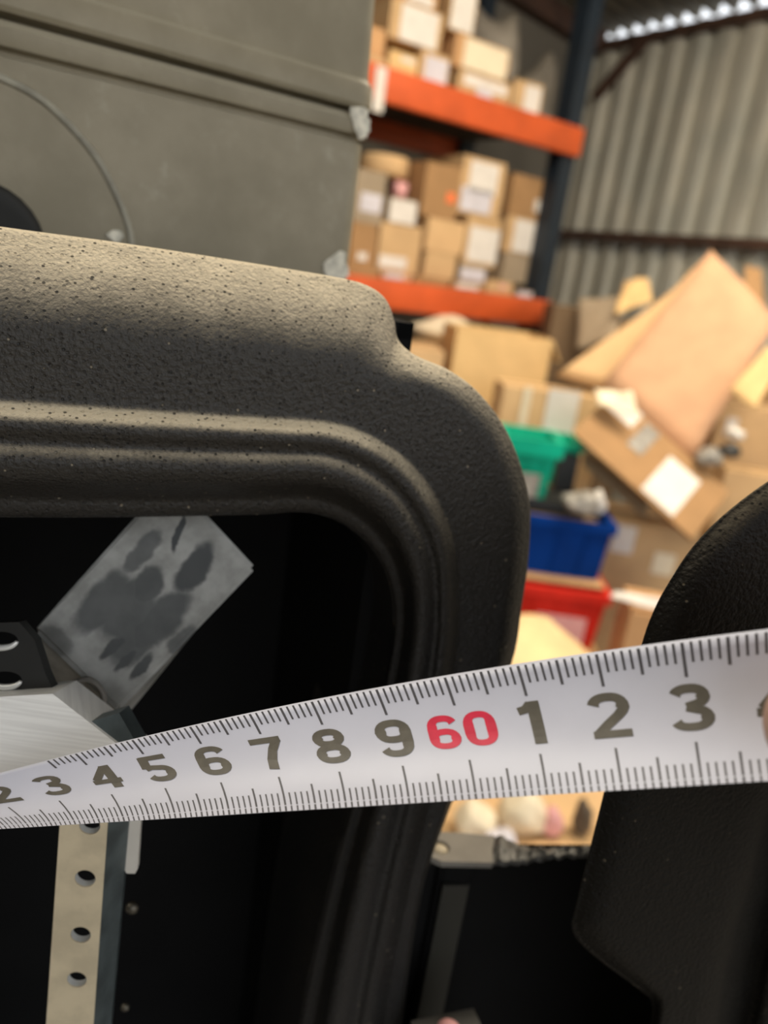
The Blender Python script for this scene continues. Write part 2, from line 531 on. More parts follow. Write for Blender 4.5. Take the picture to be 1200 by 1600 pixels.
def rack_box(x0, x1, ztop_y, base_z, col, label, d=0.34, back=0.03, rot=0.0, lab=(), name='carton', flaps=None, tape=True, yy=None):
    """a carton whose front stands near the rack's front edge; spans the columns x0..x1 of the view, from base_z up to row ztop_y"""
    q = E0 + WD * back
    ym = yy if yy is not None else ztop_y + 20
    a = on_plane(x0, ym, q, WD); b = on_plane(x1, ym, q, WD)
    w = (b - a).dot(UD)
    zt = on_plane((x0 + x1) / 2, ztop_y, q, WD).z
    h = max(0.03, zt - base_z)
    c = (a + b) / 2; c.z = base_z
    c += WD * (d / 2)
    carton(c, w * 0.955, d, h, RACK_ROT + rot, col, label, name, 'cartons on the orange rack', lab, flaps, tape)
    return base_z + h + 0.006


# lower bay, from the left; each stack is built upwards
z = rack_box(520, 588, 445, DECK_L, 'brown', 'flat brown carton on lower rack level, bottom left behind the olive case')
z = rack_box(548, 590, 350, z, 'brown', 'narrow brown carton standing upright at lower left of the rack', lab=[(0, -0.5, 0.6, 0.3, 'white')])
z = rack_box(556, 604, 268, z, 'grey', 'small grey carton under the round tan lid on the rack', lab=[(0.1, -0.2, 1.2, 0.6, 'lav')])
z1 = rack_box(592, 640, 438, DECK_L, 'pinkish', 'low carton with lilac label at the lower beam, left', lab=[(-0.2, 0.1, 1.0, 1.1, 'lav')])
z2 = rack_box(592, 659, 352, z1, 'tan', 'plain tan square carton with white label low on its front', lab=[(-0.25, -0.6, 1.1, 0.42, 'white')])
z2 = rack_box(606, 652, 312, z2, 'grey', 'white faced small carton stacked on the plain tan carton', lab=[(0, 0, 1.7, 1.6, 'white')])
z1b = rack_box(642, 700, 440, DECK_L, 'brown', 'reddish brown flat carton resting on the lower beam')
z3 = rack_box(662, 712, 396, z1b, 'tan', 'small tan carton above the reddish brown flat one')
z3 = rack_box(664, 726, 345, z3, 'pale', 'pale tan carton stacked mid rack left of the white labelled one', rot=0.03)
z3 = rack_box(664, 722, 258, z3, 'brown', 'dark brown carton with a round orange sticker', lab=[(0.55, -0.15, 0.4, 0.32, 'sticker')])
z1c = rack_box(702, 756, 448, DECK_L, 'brown', 'flat carton with bright white end label on the lower deck', lab=[(-0.1, 0, 1.1, 1.3, 'white')])
z4 = rack_box(716, 758, 416, z1c, 'grey', 'whitish grey carton just above the flat white labelled one', lab=[(0, 0, 1.6, 1.2, 'lav')])
z4 = rack_box(728, 782, 342, z4, 'tan', 'tan carton with large white label in the middle of the rack', lab=[(0.1, -0.1, 1.5, 1.2, 'white')])
z4 = rack_box(724, 792, 250, z4, 'tan', 'tall tan carton with big white paper sheet, top of the middle stack', lab=[(0.0, 0.35, 1.1, 0.9, 'white'), (-0.2, -0.45, 1.2, 0.7, 'lav')], rot=-0.04)
z1d = rack_box(758, 800, 440, DECK_L, 'tan', 'small tan carton on lower deck right of centre', lab=[(0.2, 0.3, 0.5, 0.4, 'pink')])
z1e = rack_box(803, 830, 455, DECK_L, 'grey', 'small grey white carton near the right end of the lower deck', lab=[(0, 0, 1.4, 1.3, 'lav')])
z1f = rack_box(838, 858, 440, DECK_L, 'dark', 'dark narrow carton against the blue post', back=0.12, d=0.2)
z5 = rack_box(784, 834, 398, max(z1d, z1e), 'grey', 'dull grey brown carton low in the right stack', d=0.3, back=0.12)
z5 = rack_box(788, 852, 342, z5, 'tan', 'tan carton with wide white label in the right stack', lab=[(0.15, 0, 1.2, 1.5, 'white')], back=0.12)
z5 = rack_box(797, 866, 278, z5, 'brown', 'brown carton on top of the right stack of the rack', back=0.12, lab=[(0.5, -0.3, 0.5, 0.5, 'white')])
# round lid, pink bundle
q = on_plane(600, 262, E0 + WD * 0.2, WD)


def lathe(name, c, prof, mat, seg=24, parent=None, axis=None, **k):
    az = axis or Z; ax = az.orthogonal().normalized(); ay = az.cross(ax)
    rows = [[c + (ax * math.cos(2 * math.pi * i / seg) + ay * math.sin(2 * math.pi * i / seg)) * r + az * h for i in range(seg)] for r, h in prof]
    v, f = loft(rows, True)
    f.append(tuple(range(seg))); f.append(tuple((len(rows) - 1) * seg + i for i in range(seg)))
    return mesh(name, v, f, mat, parent, smooth=True, **k)


q = V3((q.x, q.y, z + 0.001))
lathe('round_lid', q, [(0.10, 0), (0.115, 0.015), (0.115, 0.075), (0.11, 0.09), (0.02, 0.095)], CARD['pale'],
      label='round tan drum lid on the upper left of the lower rack level', cat='lid')


def sack(name, c, rx, ry, h, mat, label, cat='sack', seed=1, parent=None, group=None, rot=0.0):
    rnd = random.Random(seed)
    bm = bmesh.new(); bmesh.ops.create_icosphere(bm, subdivisions=3, radius=1.0)
    ph = [rnd.uniform(0, 6.28) for _ in range(6)]
    for vv in bm.verts:
        p = vv.co.copy()
        k = 1 + 0.10 * math.sin(3.1 * p.x + ph[0]) * math.cos(2.7 * p.y + ph[1]) + 0.08 * math.sin(5.3 * p.z + 4 * p.x + ph[2]) + 0.05 * math.sin(8 * p.y + ph[3])
        x = math.copysign(abs(p.x) ** 0.8, p.x) * k * rx; y = math.copysign(abs(p.y) ** 0.8, p.y) * k * ry
        zz = (max(-0.86, p.z) + 0.86) / 1.86 * h * (0.9 + 0.12 * math.sin(4 * p.x + ph[4]))
        vv.co = (x * math.cos(rot) - y * math.sin(rot), x * math.sin(rot) + y * math.cos(rot), zz)
    zmin = min(vv.co.z for vv in bm.verts)
    for vv in bm.verts: vv.co.z -= zmin
    me = bpy.data.meshes.new(name); bm.to_mesh(me); bm.free()
    o = link(name, me, mat, parent, True, label, cat, group)
    o.location = c
    return o


q = on_plane(624, 300, E0 + WD * 0.14, WD); q.z = z2 + 0.001
sack('plastic_bundle', q, 0.034, 0.04, 0.10, M['pink'], 'pink plastic wrapped bundle on a small carton in the rack', 'bundle', 3)

# upper bay
y = 8
zA = rack_box(560, 600, 112, DECK_U, 'tan', 'tan carton on upper level behind the olive case edge')
zA = rack_box(560, 602, 42, zA, 'orange', 'orange tan carton above at the upper left of the rack')
zB = rack_box(606, 652, 84, DECK_U, 'yellow', 'yellow tan small carton on the upper orange beam', lab=[(0.3, 0.5, 0.8, 0.4, 'white')])
zC = rack_box(655, 703, 84, DECK_U, 'tan', 'tan carton with white front label on the upper beam', lab=[(0.1, -0.1, 1.3, 1.4, 'lav')])
zB = rack_box(608, 694, 10, max(zB, zC), 'tan', 'tan carton with large square white label, upper rack level', lab=[(0.1, 0, 1.2, 1.6, 'white')])
zB = rack_box(620, 690, -60, zB, 'orange', 'carton at the top edge of the picture with a white strip', lab=[(0.2, -0.7, 1.0, 0.4, 'white')])
zD = rack_box(712, 800, 120, DECK_U, 'tan', 'wide carton with two white labels on the upper beam', lab=[(-0.4, 0.3, 0.7, 0.8, 'white'), (0.4, 0.3, 0.7, 0.8, 'white'), (0.0, -0.5, 0.5, 0.6, 'lav')])
zD2 = rack_box(708, 798, 66, zD, 'orange', 'brown carton with a pale tan panel, upper rack level', lab=[(0.12, 0, 1.35, 1.6, 'cream')])
zD3 = rack_box(708, 750, -40, zD2, 'tan', 'tall narrow carton with white face at the top of the rack', lab=[(0, 0, 1.5, 1.8, 'white')])
zE = rack_box(808, 850, 130, DECK_U, 'tan', 'tan carton with a slanted white label near the beam end', lab=[(0.35, 0, 0.9, 1.4, 'white')], rot=-0.2, d=0.2, back=0.06)
q = on_plane(768, 60, E0 + WD * 0.6, WD); q.z = DECK_U + 0.001
sack('wrapped_bundle', q, 0.17, 0.15, 0.66, M['greywrap'], 'grey wrapped bulky bundle behind the cartons on the upper level', 'bundle', 5)
q = on_plane(846, 90, E0 + WD * 0.55, WD); q.z = DECK_U + 0.001
sack('wrapped_bundle', q, 0.11, 0.13, 0.46, M['greywrap'], 'smaller grey bundle by the blue post on the upper level', 'bundle', 9)

# ================================================================== FLOOR PILE
def stand(px, py, d):                     # plan position under a view point
    p = P(px, py, d)
    return p


def zs(px, py, d): return P(px, py, d).z


GR = 'cartons in the floor pile'
VIEW = 0.0


def pile_box(x0, x1, ytop, ybot, d, col, label, depth=0.3, rot=0.0, base=None, lab=(), flaps=None, name='carton', tape=True):
    a = P(x0, (ytop + ybot) / 2, d); b = P(x1, (ytop + ybot) / 2, d)
    w = (b - a).length
    c = (a + b) / 2
    zt = P((x0 + x1) / 2, ytop, d).z
    zb = base if base is not None else P((x0 + x1) / 2, ybot, d).z
    c.z = zb
    c += V3((-math.sin(rot), math.cos(rot), 0)) * depth / 2
    carton(c, w, depth, zt - zb, rot, col, label, name, GR, lab, flaps, tape)
    return zt


# stack of crates: tan carton on the floor, red, blue, black tray, green bin
D0 = 2.55
zt = P(872, 1052, D0).z
c0 = P(868, 1052, D0)
carton(V3((c0.x + 0.03, c0.y + 0.16, 0)), 0.30, 0.30, zt, -0.05, 'yellow', 'yellowish carton on the floor under the red crate', group=GR)


def crate(name, x0, x1, ytop, ybot, d, mat, label, cat='crate', depth=0.26, rot=0.0, taper=0.88, base=None, lab=None, rimh=0.03, fill=None):
    a = P(x0, (ytop + ybot) / 2, d); b = P(x1, (ytop + ybot) / 2, d)
    w = (b - a).length
    c = (a + b) / 2
    zt_ = P((x0 + x1) / 2, ytop, d).z; zb = base if base is not None else P((x0 + x1) / 2, ybot, d).z
    fw = V3((-math.sin(rot), math.cos(rot), 0)); rx = V3((math.cos(rot), math.sin(rot), 0))
    c = V3((c.x, c.y, zb)) + fw * depth / 2
    h = zt_ - zb
    o = empty(name, c, label, cat)
    t_ = 0.004

    def ring(k, zz, ins=0.0):
        return [c + rx * (sx * (w / 2 * k - ins)) + fw * (sy * (depth / 2 * k - ins)) + Z * zz for sx, sy in ((-1, -1), (1, -1), (1, 1), (-1, 1))]
    rows = [ring(taper, 0), ring(1, h), ring(1, h, t_ * 2), ring(taper, 0.008, t_ * 2)]
    v, f = loft(rows, True); f.append((0, 1, 2, 3)); n = 12; f.append((n, n + 1, n + 2, n + 3))
    mesh('shell', v, f, mat, o)
    rim = [ring(1, h - rimh, -0.001), ring(1, h - rimh, -0.012), ring(1, h + 0.003, -0.012), ring(1, h + 0.003, t_ * 2), ring(1, h - 0.005, t_ * 2)]
    v, f = loft(rim, True); mesh('rim', v, f, mat, o)
    fr = c - fw * (depth / 2 * (1 + taper) / 2)
    for k in (-0.6, 0.0, 0.6):
        tp = (V3((0, 0, h - rimh)) - fw * (depth / 2 * (1 - taper) * 0.5)); bt = fw * (depth / 2 * (1 - taper) * 0.5)
        aa = fr + rx * (k * w / 2 * 0.95) + tp - Z * 0 - fw * 0.002; bb = fr + rx * (k * w / 2 * 0.85) + bt - fw * 0.002
        beam_between('rib', aa, bb, 0.008, 0.006, mat, up=fw, parent=o)
    if lab:
        lx, lz, lw, lh, lm = lab
        mesh('label_card', *box_geo(fr - fw * 0.012 + rx * lx * w / 2 + Z * (h / 2 + lz * h / 2), rx * lw * w / 2, fw * 0.002, Z * lh * h / 2), M[lm], o)
    return o, c, w, h, zt_


zr = P(876, 1000, D0).z
crate('plastic_crate', 800, 942, 915, 1006, D0, M['redbin'], 'red plastic crate with a pale label under the blue crate', base=zt + 0.006, lab=(0.1, 0.0, 0.55, 0.32, 'pink'))
zb_ = P(876, 912, D0).z
o, c, w, h, zt2 = crate('plastic_crate', 790, 950, 806, 905, D0, M['bluebin'], 'blue plastic crate stacked on the red crate', depth=0.28, taper=0.93, base=zb_ + 0.012)
carton(c + Z * 0.010 - V3((0, 0, 0)), w * 0.75, 0.2, h * 0.9, 0, 'dark', 'dark carton of parts sitting inside the blue crate', group=GR, tape=False)
# thin orange-tan board between red and blue crates
a = P(872, 908, D0); a.z = zb_ + 0.0065
mesh('cardboard_sheet', *box_geo(a + V3((0, 0.13, 0)), V3((0.155, 0, 0)), V3((0, 0.14, 0)), Z * 0.0028), CARD['orange'], label='flat orange tan cardboard sheet between the red and blue crates', cat='cardboard')
zt3 = P(876, 786, D0).z
a = P(868, 800, D0); a.z = zt2 + 0.004
mesh('black_tray', *box_geo(a + V3((0, 0.12, 0.018)), V3((0.11, 0, 0)), V3((0, 0.1, 0)), Z * 0.016), M['black'], label='shallow black tray lying across the blue crate', cat='tray')
zbase = a.z + 0.036
o, c, w, h, ztg = crate('parts_bin', 782, 868, 683, 782, D0 - 0.02, M['green'], 'bright green plastic parts bin above the blue crate', 'bin', 0.2, taper=0.8, base=zbase, rimh=0.05, lab=(-0.1, -0.55, 0.6, 0.4, 'greyfilm'))
o, c, w, h, zt5 = crate('parts_bin', 864, 902, 692, 772, D0 + 0.20, M['green'], 'green bin with dark contents tucked behind the bright green bin', 'bin', 0.2, taper=0.85, base=zbase, rimh=0.02)
mesh('dark_insert', *box_geo(P(884, 738, D0 + 0.185), V3((0.036, 0, 0)), V3((0, 0.01, 0)), Z * 0.065), M['black'], o)
a = P(908, 782, D0 - 0.06); a.z = zt2 + 0.036
sack('film_wad', a, 0.06, 0.05, 0.075, M['greyfilm'], 'crumpled grey plastic film on the black tray', 'film', 12)
a = P(938, 795, D0 + 0.02); a.z = zt2 + 0.003
sack('paper_wad', a + V3((0, 0.05, 0)), 0.03, 0.03, 0.085, M['white'], 'white paper wad at the corner of the blue crate', 'paper', 14)

# bright crumpled sheet in front of the red crate
def sheet(name, px, mat, label, cat, thick=0.004, sub=8, seed=2, amp=0.01, group=None):
    rnd = random.Random(seed)
    c4 = [P(*q) for q in px]
    rows = []
    ph = [rnd.uniform(0, 6.28) for _ in range(4)]
    nn = (c4[1] - c4[0]).cross(c4[3] - c4[0]).normalized()
    for back in (0,):
        for i in range(sub + 1):
            r = []
            for j in range(sub + 1):
                s, t_ = j / sub, i / sub
                p = (c4[0] * (1 - s) + c4[1] * s) * (1 - t_) + (c4[3] * (1 - s) + c4[2] * s) * t_
                p += nn * amp * (math.sin(4 * s + ph[0]) * math.cos(3 * t_ + ph[1]) + 0.4 * math.sin(9 * s + 7 * t_ + ph[2]))
                r.append(p)
            rows.append(r)
    v1, f1 = loft(rows)
    n = len(v1)
    v2 = [p + nn * thick for p in v1]
    f2 = [tuple(i + n for i in reversed(q)) for q in f1]
    m = sub + 1
    ed = [j for j in range(m)] + [i * m + m - 1 for i in range(1, m)] + [(m - 1) * m + j for j in range(m - 2, -1, -1)] + [i * m for i in range(m - 2, 0, -1)]
    f3 = [(ed[k], ed[(k + 1) % len(ed)], ed[(k + 1) % len(ed)] + n, ed[k] + n) for k in range(len(ed))]
    return mesh(name, v1 + v2, f1 + f2 + f3, mat, smooth=True, label=label, cat=cat, group=group)


pb = pile_box(780, 930, 1090, 1200, 2.25, 'yellow', 'yellowish carton in the gap just above the white tape', depth=0.25, base=0.0, rot=0.1)
sheet('packing_sheet', [(760, 960, 2.38), (858, 962, 2.4), (960, 1046, 2.30), (770, 1075, 2.20)], M['straw'], 'cream packing sheet draped in front of the red crate', 'packing sheet', seed=5, amp=0.02)
# cartons right of the crates
pile_box(960, 1030, 946, 1200, 2.45, 'orange', 'upright tan carton beside the red crate', base=0.0, depth=0.22, rot=-0.15)
sheet('cardboard_flap', [(962, 922, 2.40), (1040, 938, 2.40), (1035, 952, 2.38), (952, 934, 2.38)], M['white'], 'white paper flap over the upright tan carton', 'paper', seed=4, amp=0.006)
zc = pile_box(944, 1080, 815, 940, 2.86, 'tan', 'tan carton standing behind the right black panel', base=0.0, depth=0.25, rot=-0.08, lab=[(-0.65, 0.8, 0.4, 0.25, 'white'), (0.35, 0.6, 0.4, 0.2, 'cream')])
# tilted labelled carton and the tall cardboard sheet
ct = P(1010, 715, 2.75)


def tilted_box(corners, dvec, col, label, labs=(), strips=()):
    """front face given by four view points; dvec = depth direction"""
    p = [P(*q) for q in corners]
    p[3] = p[0] + p[2] - p[1]
    o = empty('carton', (p[2] + p[3]) / 2, label, 'box', GR)
    q = [a + dvec for a in p]
    fs = [(0, 1, 2, 3), (4, 5, 6, 7), (0, 1, 5, 4), (1, 2, 6, 5), (2, 3, 7, 6), (3, 0, 4, 7)]
    mesh('body', p + q, fs, CARD[col], o)
    n = (p[1] - p[0]).cross(p[3] - p[0]).normalized()
    if n.dot(EYE - p[0]) < 0: n = -n

    def uv(s, t_): return (p[0] * (1 - s) + p[1] * s) * (1 - t_) + (p[3] * (1 - s) + p[2] * s) * t_
    for (s0, s1, t0, t1, mm, nm) in labs:
        v = [uv(s0, t0), uv(s1, t0), uv(s1, t1), uv(s0, t1)]
        v = [a + n * 0.001 for a in v] + [a + n * 0.003 for a in v]
        mesh(nm, v, fs, M[mm], o)
    return o


tilted_box([(960, 612, 2.74), (1140, 768, 2.66), (1082, 842, 2.52), (908, 690, 2.62)], V3((0.04, 0.10, -0.04)), 'brown',
           'orange brown carton tipped on its side with a square white label',
           [(0.56, 0.82, 0.22, 0.95, 'white', 'shipping_label'), (0.30, 0.42, 0.05, 0.55, 'greyfilm', 'shipping_label'), (0.02, 0.25, 0.0, 0.3, 'white', 'shipping_label')])
tilted_box([(912, 706, 2.79), (1010, 790, 2.79), (1010, 812, 2.77), (912, 800, 2.77)], V3((0.02, 0.06, 0)), 'grey', 'grey brown box in place of the shadow under the tipped carton')  # added box; its grey brown card stands for the tipped carton's shadow
sheet('cardboard_sheet', [(1112, 388, 3.0), (1214, 502, 2.85), (1082, 716, 2.75), (940, 600, 2.95)], CARD['pinkish'], 'large bare cardboard panel rising to a point before the sheet wall', 'cardboard', thick=0.006, seed=8, amp=0.008)
sheet('cardboard_sheet', [(1040, 462, 3.06), (1110, 392, 3.02), (985, 628, 2.96), (868, 586, 3.08)], CARD['pale'], 'lighter cardboard flap folded left of the large panel', 'cardboard', thick=0.006, seed=11, amp=0.006)
sheet('cardboard_sheet', [(1165, 415, 3.25), (1190, 420, 3.25), (1200, 520, 3.2), (1150, 520, 3.2)], CARD['brown'], 'small brown flap peeking out behind the large panel', 'cardboard', seed=6, amp=0.004)
# pale labelled carton left of it
zz = pile_box(780, 945, 612, 690, 2.93, 'pale', 'pale carton with a white square label beneath the cardboard flap', base=0.0, depth=0.2, rot=0.08, lab=[(0.15, 0.82, 0.5, 0.34, 'white'), (-0.55, 0.8, 0.12, 0.36, 'cream')])
sheet('paper_sheet', [(930, 606, 2.66), (985, 612, 2.64), (1000, 652, 2.60), (935, 630, 2.62)], M['cream'], 'crumpled cream paper lying between two cartons', 'paper', seed=9, amp=0.012)
# open carton under the rack
pile_box(706, 858, 520, 622, 3.25, 'yellow', 'open topped tan carton in front of the lower beam', base=0.0, depth=0.36, rot=0.12, flaps=[('R', 150, 0.1), ('B', 165, 0.12)])
pile_box(605, 690, 545, 622, 3.2, 'pale', 'pale carton peeking above the black panel notch', base=0.0, depth=0.3, rot=0.12)
pile_box(640, 775, 543, 640, 3.66, 'tan', 'tan carton under the rack carrying the cream bag', base=0.0, depth=0.28, rot=0.1)
a = P(698, 540, 3.8); a.z = P(707, 543, 3.66).z + 0.010
sack('cream_bag', a, 0.17, 0.09, 0.13, M['cream'], 'cream plastic bag lying on the cartons below the orange beam', 'bag', 21)
# brown crumpled carton and clutter near the wall
sheet('cardboard_sheet', [(905, 468, 3.7), (978, 462, 3.6), (960, 530, 3.5), (900, 545, 3.6)], CARD['grey'], 'grey brown cardboard piece near the foot of the blue post', 'cardboard', seed=13, amp=0.01)
sheet('cardboard_sheet', [(975, 440, 3.6), (1012, 432, 3.55), (1020, 470, 3.5), (960, 490, 3.5)], CARD['yellow'], 'bent pale cardboard scrap before the sheet wall', 'cardboard', seed=17, amp=0.012)
pile_box(855, 925, 480, 600, 3.8, 'dark', 'dark carton beside the blue post', base=0.0, depth=0.3)
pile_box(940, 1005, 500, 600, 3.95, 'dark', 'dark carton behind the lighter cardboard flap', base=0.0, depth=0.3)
# right hand heap
zq = pile_box(1120, 1260, 640, 730, 2.98, 'tan', 'tan carton at the right picture edge beside the cardboard panel', base=0.0, depth=0.25, rot=-0.15, lab=[(-0.7, 0.86, 0.2, 0.1, 'white')])
pile_box(1150, 1300, 585, 640, 3.5, 'brown', 'brown carton behind the one at the right edge', base=0.0, depth=0.35, rot=-0.3)
sheet('cardboard_sheet', [(1200, 540, 2.70), (1225, 560, 2.68), (1180, 640, 2.63), (1140, 610, 2.68)], CARD['yellow'], 'narrow pale cardboard edge at the right picture border', 'cardboard', seed=19, amp=0.004)
pile_box(1126, 1260, 742, 830, 2.84, 'pale', 'pale carton just above the right black panel', base=0.0, depth=0.12, rot=-0.1)
a = P(1110, 715, 2.7)
for k, (px, py, r, mm, lb) in enumerate([(1108, 712, 0.045, 'greyfilm', 'grey plastic film bundle between the tipped carton and right edge'),
                                         (1140, 700, 0.035, 'black', 'black rubber part lying in the right hand heap'),
                                         (1150, 672, 0.03, 'white', 'white paper wad on the right hand carton')]):
    a = P(px, py, 2.66); a.z -= 0.03
    sack('packing_wad', a, r, r, r * 1.4, M[mm], lb, 'packing', 30 + k)
# cream rolls seen through the low gap
for k, (px, py, r, lb) in enumerate([(738, 1275, 0.044, 'cream bag in the gap under the tape, left one'), (812, 1262, 0.050, 'cream bag in the gap under the tape, middle one'),
                                     (778, 1308, 0.034, 'pale grey bag in front of the cream bags below the tape')]):
    p = P(px, py, 1.5); fl = at_height(px, py + 30, 0.30)
    p = at_height(px, py + 28, 0.32)
    sack('plastic_bag', p, r, r, r * 1.9, M['cream' if k < 2 else 'lav'], lb, 'bag', 50 + k)
pl = at_height(830, 1300, 0.32)
carton(V3((pl.x, pl.y, 0)), 0.62, 0.62, 0.314, 0.1, 'pale', 'low pale carton on the floor seen under the tape', group=GR)
p = at_height(858, 1302, 0.32); sack('red_rag', p, 0.025, 0.02, 0.07, M['pink'], 'small reddish rag beside the cream bags', 'rag', 61)
p = at_height(905, 1300, 0.32); sack('bottle_bundle', p, 0.02, 0.02, 0.09, M['wood'], 'small brown bundle right of the reddish rag', 'bundle', 62)

# ================================================================== FOREGROUND
PD = heading(70); PN = V3((PD.y, -PD.x, 0))              # panel direction and its outward normal (towards the lens)
PA = on_plane(0, 500, P(0, 500, 0.138), FWD)


def pan(px, py, c):                                       # point on the panel plane moved out by c metres
    return on_plane(px, py, PA + PN * c, PN)


BENCH_Z = 1.0
bench = empty('work_bench', V3((0.0, 0.2, 0)), 'dark steel bench carrying the black mouldings', 'bench')
bc = pan(450, 1500, -0.03)
box('bench_top', V3((bc.x + 0.02, bc.y + 0.0, BENCH_Z - 0.02)), PD * 0.36, PN * 0.085, Z * 0.02, M['bench'], bench)
for s in (-1, 1):
    for q in (-1, 1):
        box('leg', V3((bc.x + 0.02, bc.y, (BENCH_Z - 0.04) / 2)) + PD * 0.33 * s + PN * 0.06 * q, PD * 0.018, PN * 0.018, Z * (BENCH_Z - 0.04) / 2, M['bench'], bench)

SIL = [(-420, 295), (0, 355), (200, 382), (400, 413), (520, 433), (572, 446), (603, 468), (616, 500), (623, 532), (650, 556), (700, 578),
       (745, 611), (785, 662), (812, 722), (828, 790), (826, 870), (815, 950), (800, 1035), (752, 1150), (706, 1255), (658, 1400), (628, 1600), (596, 1850)]
LED = [(-420, 610), (0, 630), (200, 643), (400, 655), (482, 660), (513, 663), (541, 669), (563, 677), (585, 687), (607, 700), (629, 716),
       (651, 738), (672, 766), (689, 797), (703, 832), (711, 872), (714, 930), (712, 1000), (694, 1130), (668, 1260), (636, 1400), (597, 1600), (560, 1850)]
INN = [(-420, 802), (0, 807), (200, 807), (400, 803), (455, 799), (482, 800), (506, 805), (527, 813), (546, 824), (562, 836), (576, 850),
       (588, 866), (598, 884), (606, 905), (612, 930), (615, 957), (614, 990), (608, 1030), (585, 1140), (545, 1270), (510, 1400), (468, 1600), (430, 1850)]


def lerp2(a, b, t): return [(p[0] + (q[0] - p[0]) * t, p[1] + (q[1] - p[1]) * t) for p, q in zip(a, b)]


prof = []                                  # (contour in view, outward offset)
prof.append((SIL, -0.0165))
prof.append((SIL, -0.0150))
TF = (0.0, 0.05, 0.12, 0.22, 0.36, 0.5, 0.62, 0.75, 0.88)
for t in TF:
    prof.append((lerp2(SIL, LED, t), ('top', t)))
prof.append((lerp2(SIL, LED, 0.965), 0.0001))
prof.append((LED, 0.0007))
for t, c in ((0.05, 0.0022), (0.105, 0.0036), (0.16, 0.0042), (0.23, 0.0042), (0.30, 0.0031), (0.36, 0.0030), (0.44, 0.0040), (0.54, 0.0044),
             (0.63, 0.0036), (0.70, 0.0016), (0.77, -0.003), (0.84, -0.0062), (0.90, -0.0066), (0.96, -0.0072), (1.0, -0.009)):
    prof.append((lerp2(LED, INN, t), c))
prof.append((INN, -0.014))
prof.append((INN, -0.060))
AMP = [0.0135] * 7 + [0.011, 0.008, 0.0055, 0.0045] + [0.0042] * 12          # how far each stretch of the rim rolls back
WDT = [0.62] * 7 + [0.55, 0.45, 0.34, 0.28] + [0.26] * 12


def drop(pts):                             # carry the lower end straight down to the bench
    e = pts[-1]
    return pts + [V3((e.x, e.y, (e.z + BENCH_Z) / 2)), V3((e.x, e.y, BENCH_Z + 0.001))]


rows = []
for i, (cv, c) in enumerate(prof):
    if i < 2:                              # rim running straight back behind the silhouette
        pts = [pan(x, y, -AMP[k_]) - PN * (-0.0135 - c) for k_, (x, y) in enumerate(cv)]
    elif i >= len(prof) - 2:
        pts = [pan(x, y, -0.009) - PN * (-0.009 - c) for x, y in cv]
    elif isinstance(c, tuple):
        pts = [pan(x, y, -AMP[k_] * max(0, 1 - c[1] / WDT[k_]) ** 2) for k_, (x, y) in enumerate(cv)]
    else:
        pts = [pan(x, y, c) for x, y in cv]
    rows.append(catmull(drop(pts), 5))
n = len(rows[0])
cols = [catmull([r[j] for r in rows], 3) for j in range(n)]
rows = [[cols[j][i] for j in range(n)] for i in range(len(cols[0]))]
for r in rows:
    for p in r: p.z = max(p.z, BENCH_Z + 0.001)
v, f = loft(rows)
panel = empty('moulded_panel', V3((bc.x, bc.y, BENCH_Z)), 'dusty black plastic moulding with a rounded corner and ridged opening', 'panel')
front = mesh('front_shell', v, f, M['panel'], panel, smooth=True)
# black box added to keep the opening dark; it also carries the case
h0 = pan(640, 600, -0.0); topz = min(pan(0, 380, 0).z, pan(500, 470, 0).z) - 0.004
ra_, rb_ = pan(-400, 700, 0), pan(660, 860, 0)
wid = (rb_ - ra_).dot(PD)
cc = (ra_ + rb_) / 2
hz0, hz1 = BENCH_Z + 0.001, topz
parts = []
mid = V3((cc.x, cc.y, (hz0 + hz1) / 2))
parts.append(box_geo(mid - PN * 0.125, PD * wid / 2, PN * 0.002, Z * (hz1 - hz0) / 2))
parts.append(box_geo(V3((cc.x, cc.y, hz1 - 0.002)) - PN * 0.075, PD * wid / 2, PN * 0.048, Z * 0.002))
parts.append(box_geo(mid + PD * (wid / 2 - 0.002) - PN * 0.075, PD * 0.002, PN * 0.048, Z * (hz1 - hz0) / 2))
parts.append(box_geo(mid - PD * (wid / 2 - 0.002) - PN * 0.075, PD * 0.002, PN * 0.048, Z * (hz1 - hz0) / 2))
parts.append(box_geo(V3((cc.x, cc.y, hz0 + 0.002)) - PN * 0.075, PD * wid / 2, PN * 0.048, Z * 0.002))
v, f = join_geo(parts)
mesh('added_dark_box', v, f, M['cavity'], panel)

# ------------------------------------------------------------------ right black panel
QA = P(1003, 1005, 0.150)


def pan2(px, py, c): return on_plane(px, py, QA + PN * c, PN)


SL2 = [(1480, 668), (1330, 698), (1260, 722), (1200, 752), (1130, 805), (1080, 857), (1042, 915), (1020, 957), (1003, 1005), (975, 1110), (943, 1240),
       (915, 1352), (897, 1425), (893, 1445), (905, 1470), (945, 1505), (1000, 1545), (1020, 1570), (1008, 1640), (985, 1760), (960, 1900)]
IN2 = [(1480, 900), (1400, 920), (1360, 930), (1330, 945), (1290, 985), (1262, 1010), (1240, 1040), (1226, 1070), (1215, 1100), (1195, 1170), (1165, 1280),
       (1140, 1380), (1120, 1440), (1115, 1455), (1112, 1475), (1105, 1505), (1098, 1540), (1094, 1570), (1080, 1640), (1055, 1760), (1030, 1900)]
IN3 = [(1480, 1000), (1460, 1010), (1440, 1025), (1420, 1040), (1390, 1070), (1370, 1090), (1350, 1110), (1340, 1130), (1330, 1150), (1310, 1210), (1280, 1300),
       (1255, 1400), (1238, 1450), (1235, 1462), (1230, 1480), (1222, 1510), (1215, 1545), (1210, 1570), (1195, 1640), (1170, 1760), (1145, 1900)]
prof = [(SL2, -0.040, True), (SL2, -0.012, True)]
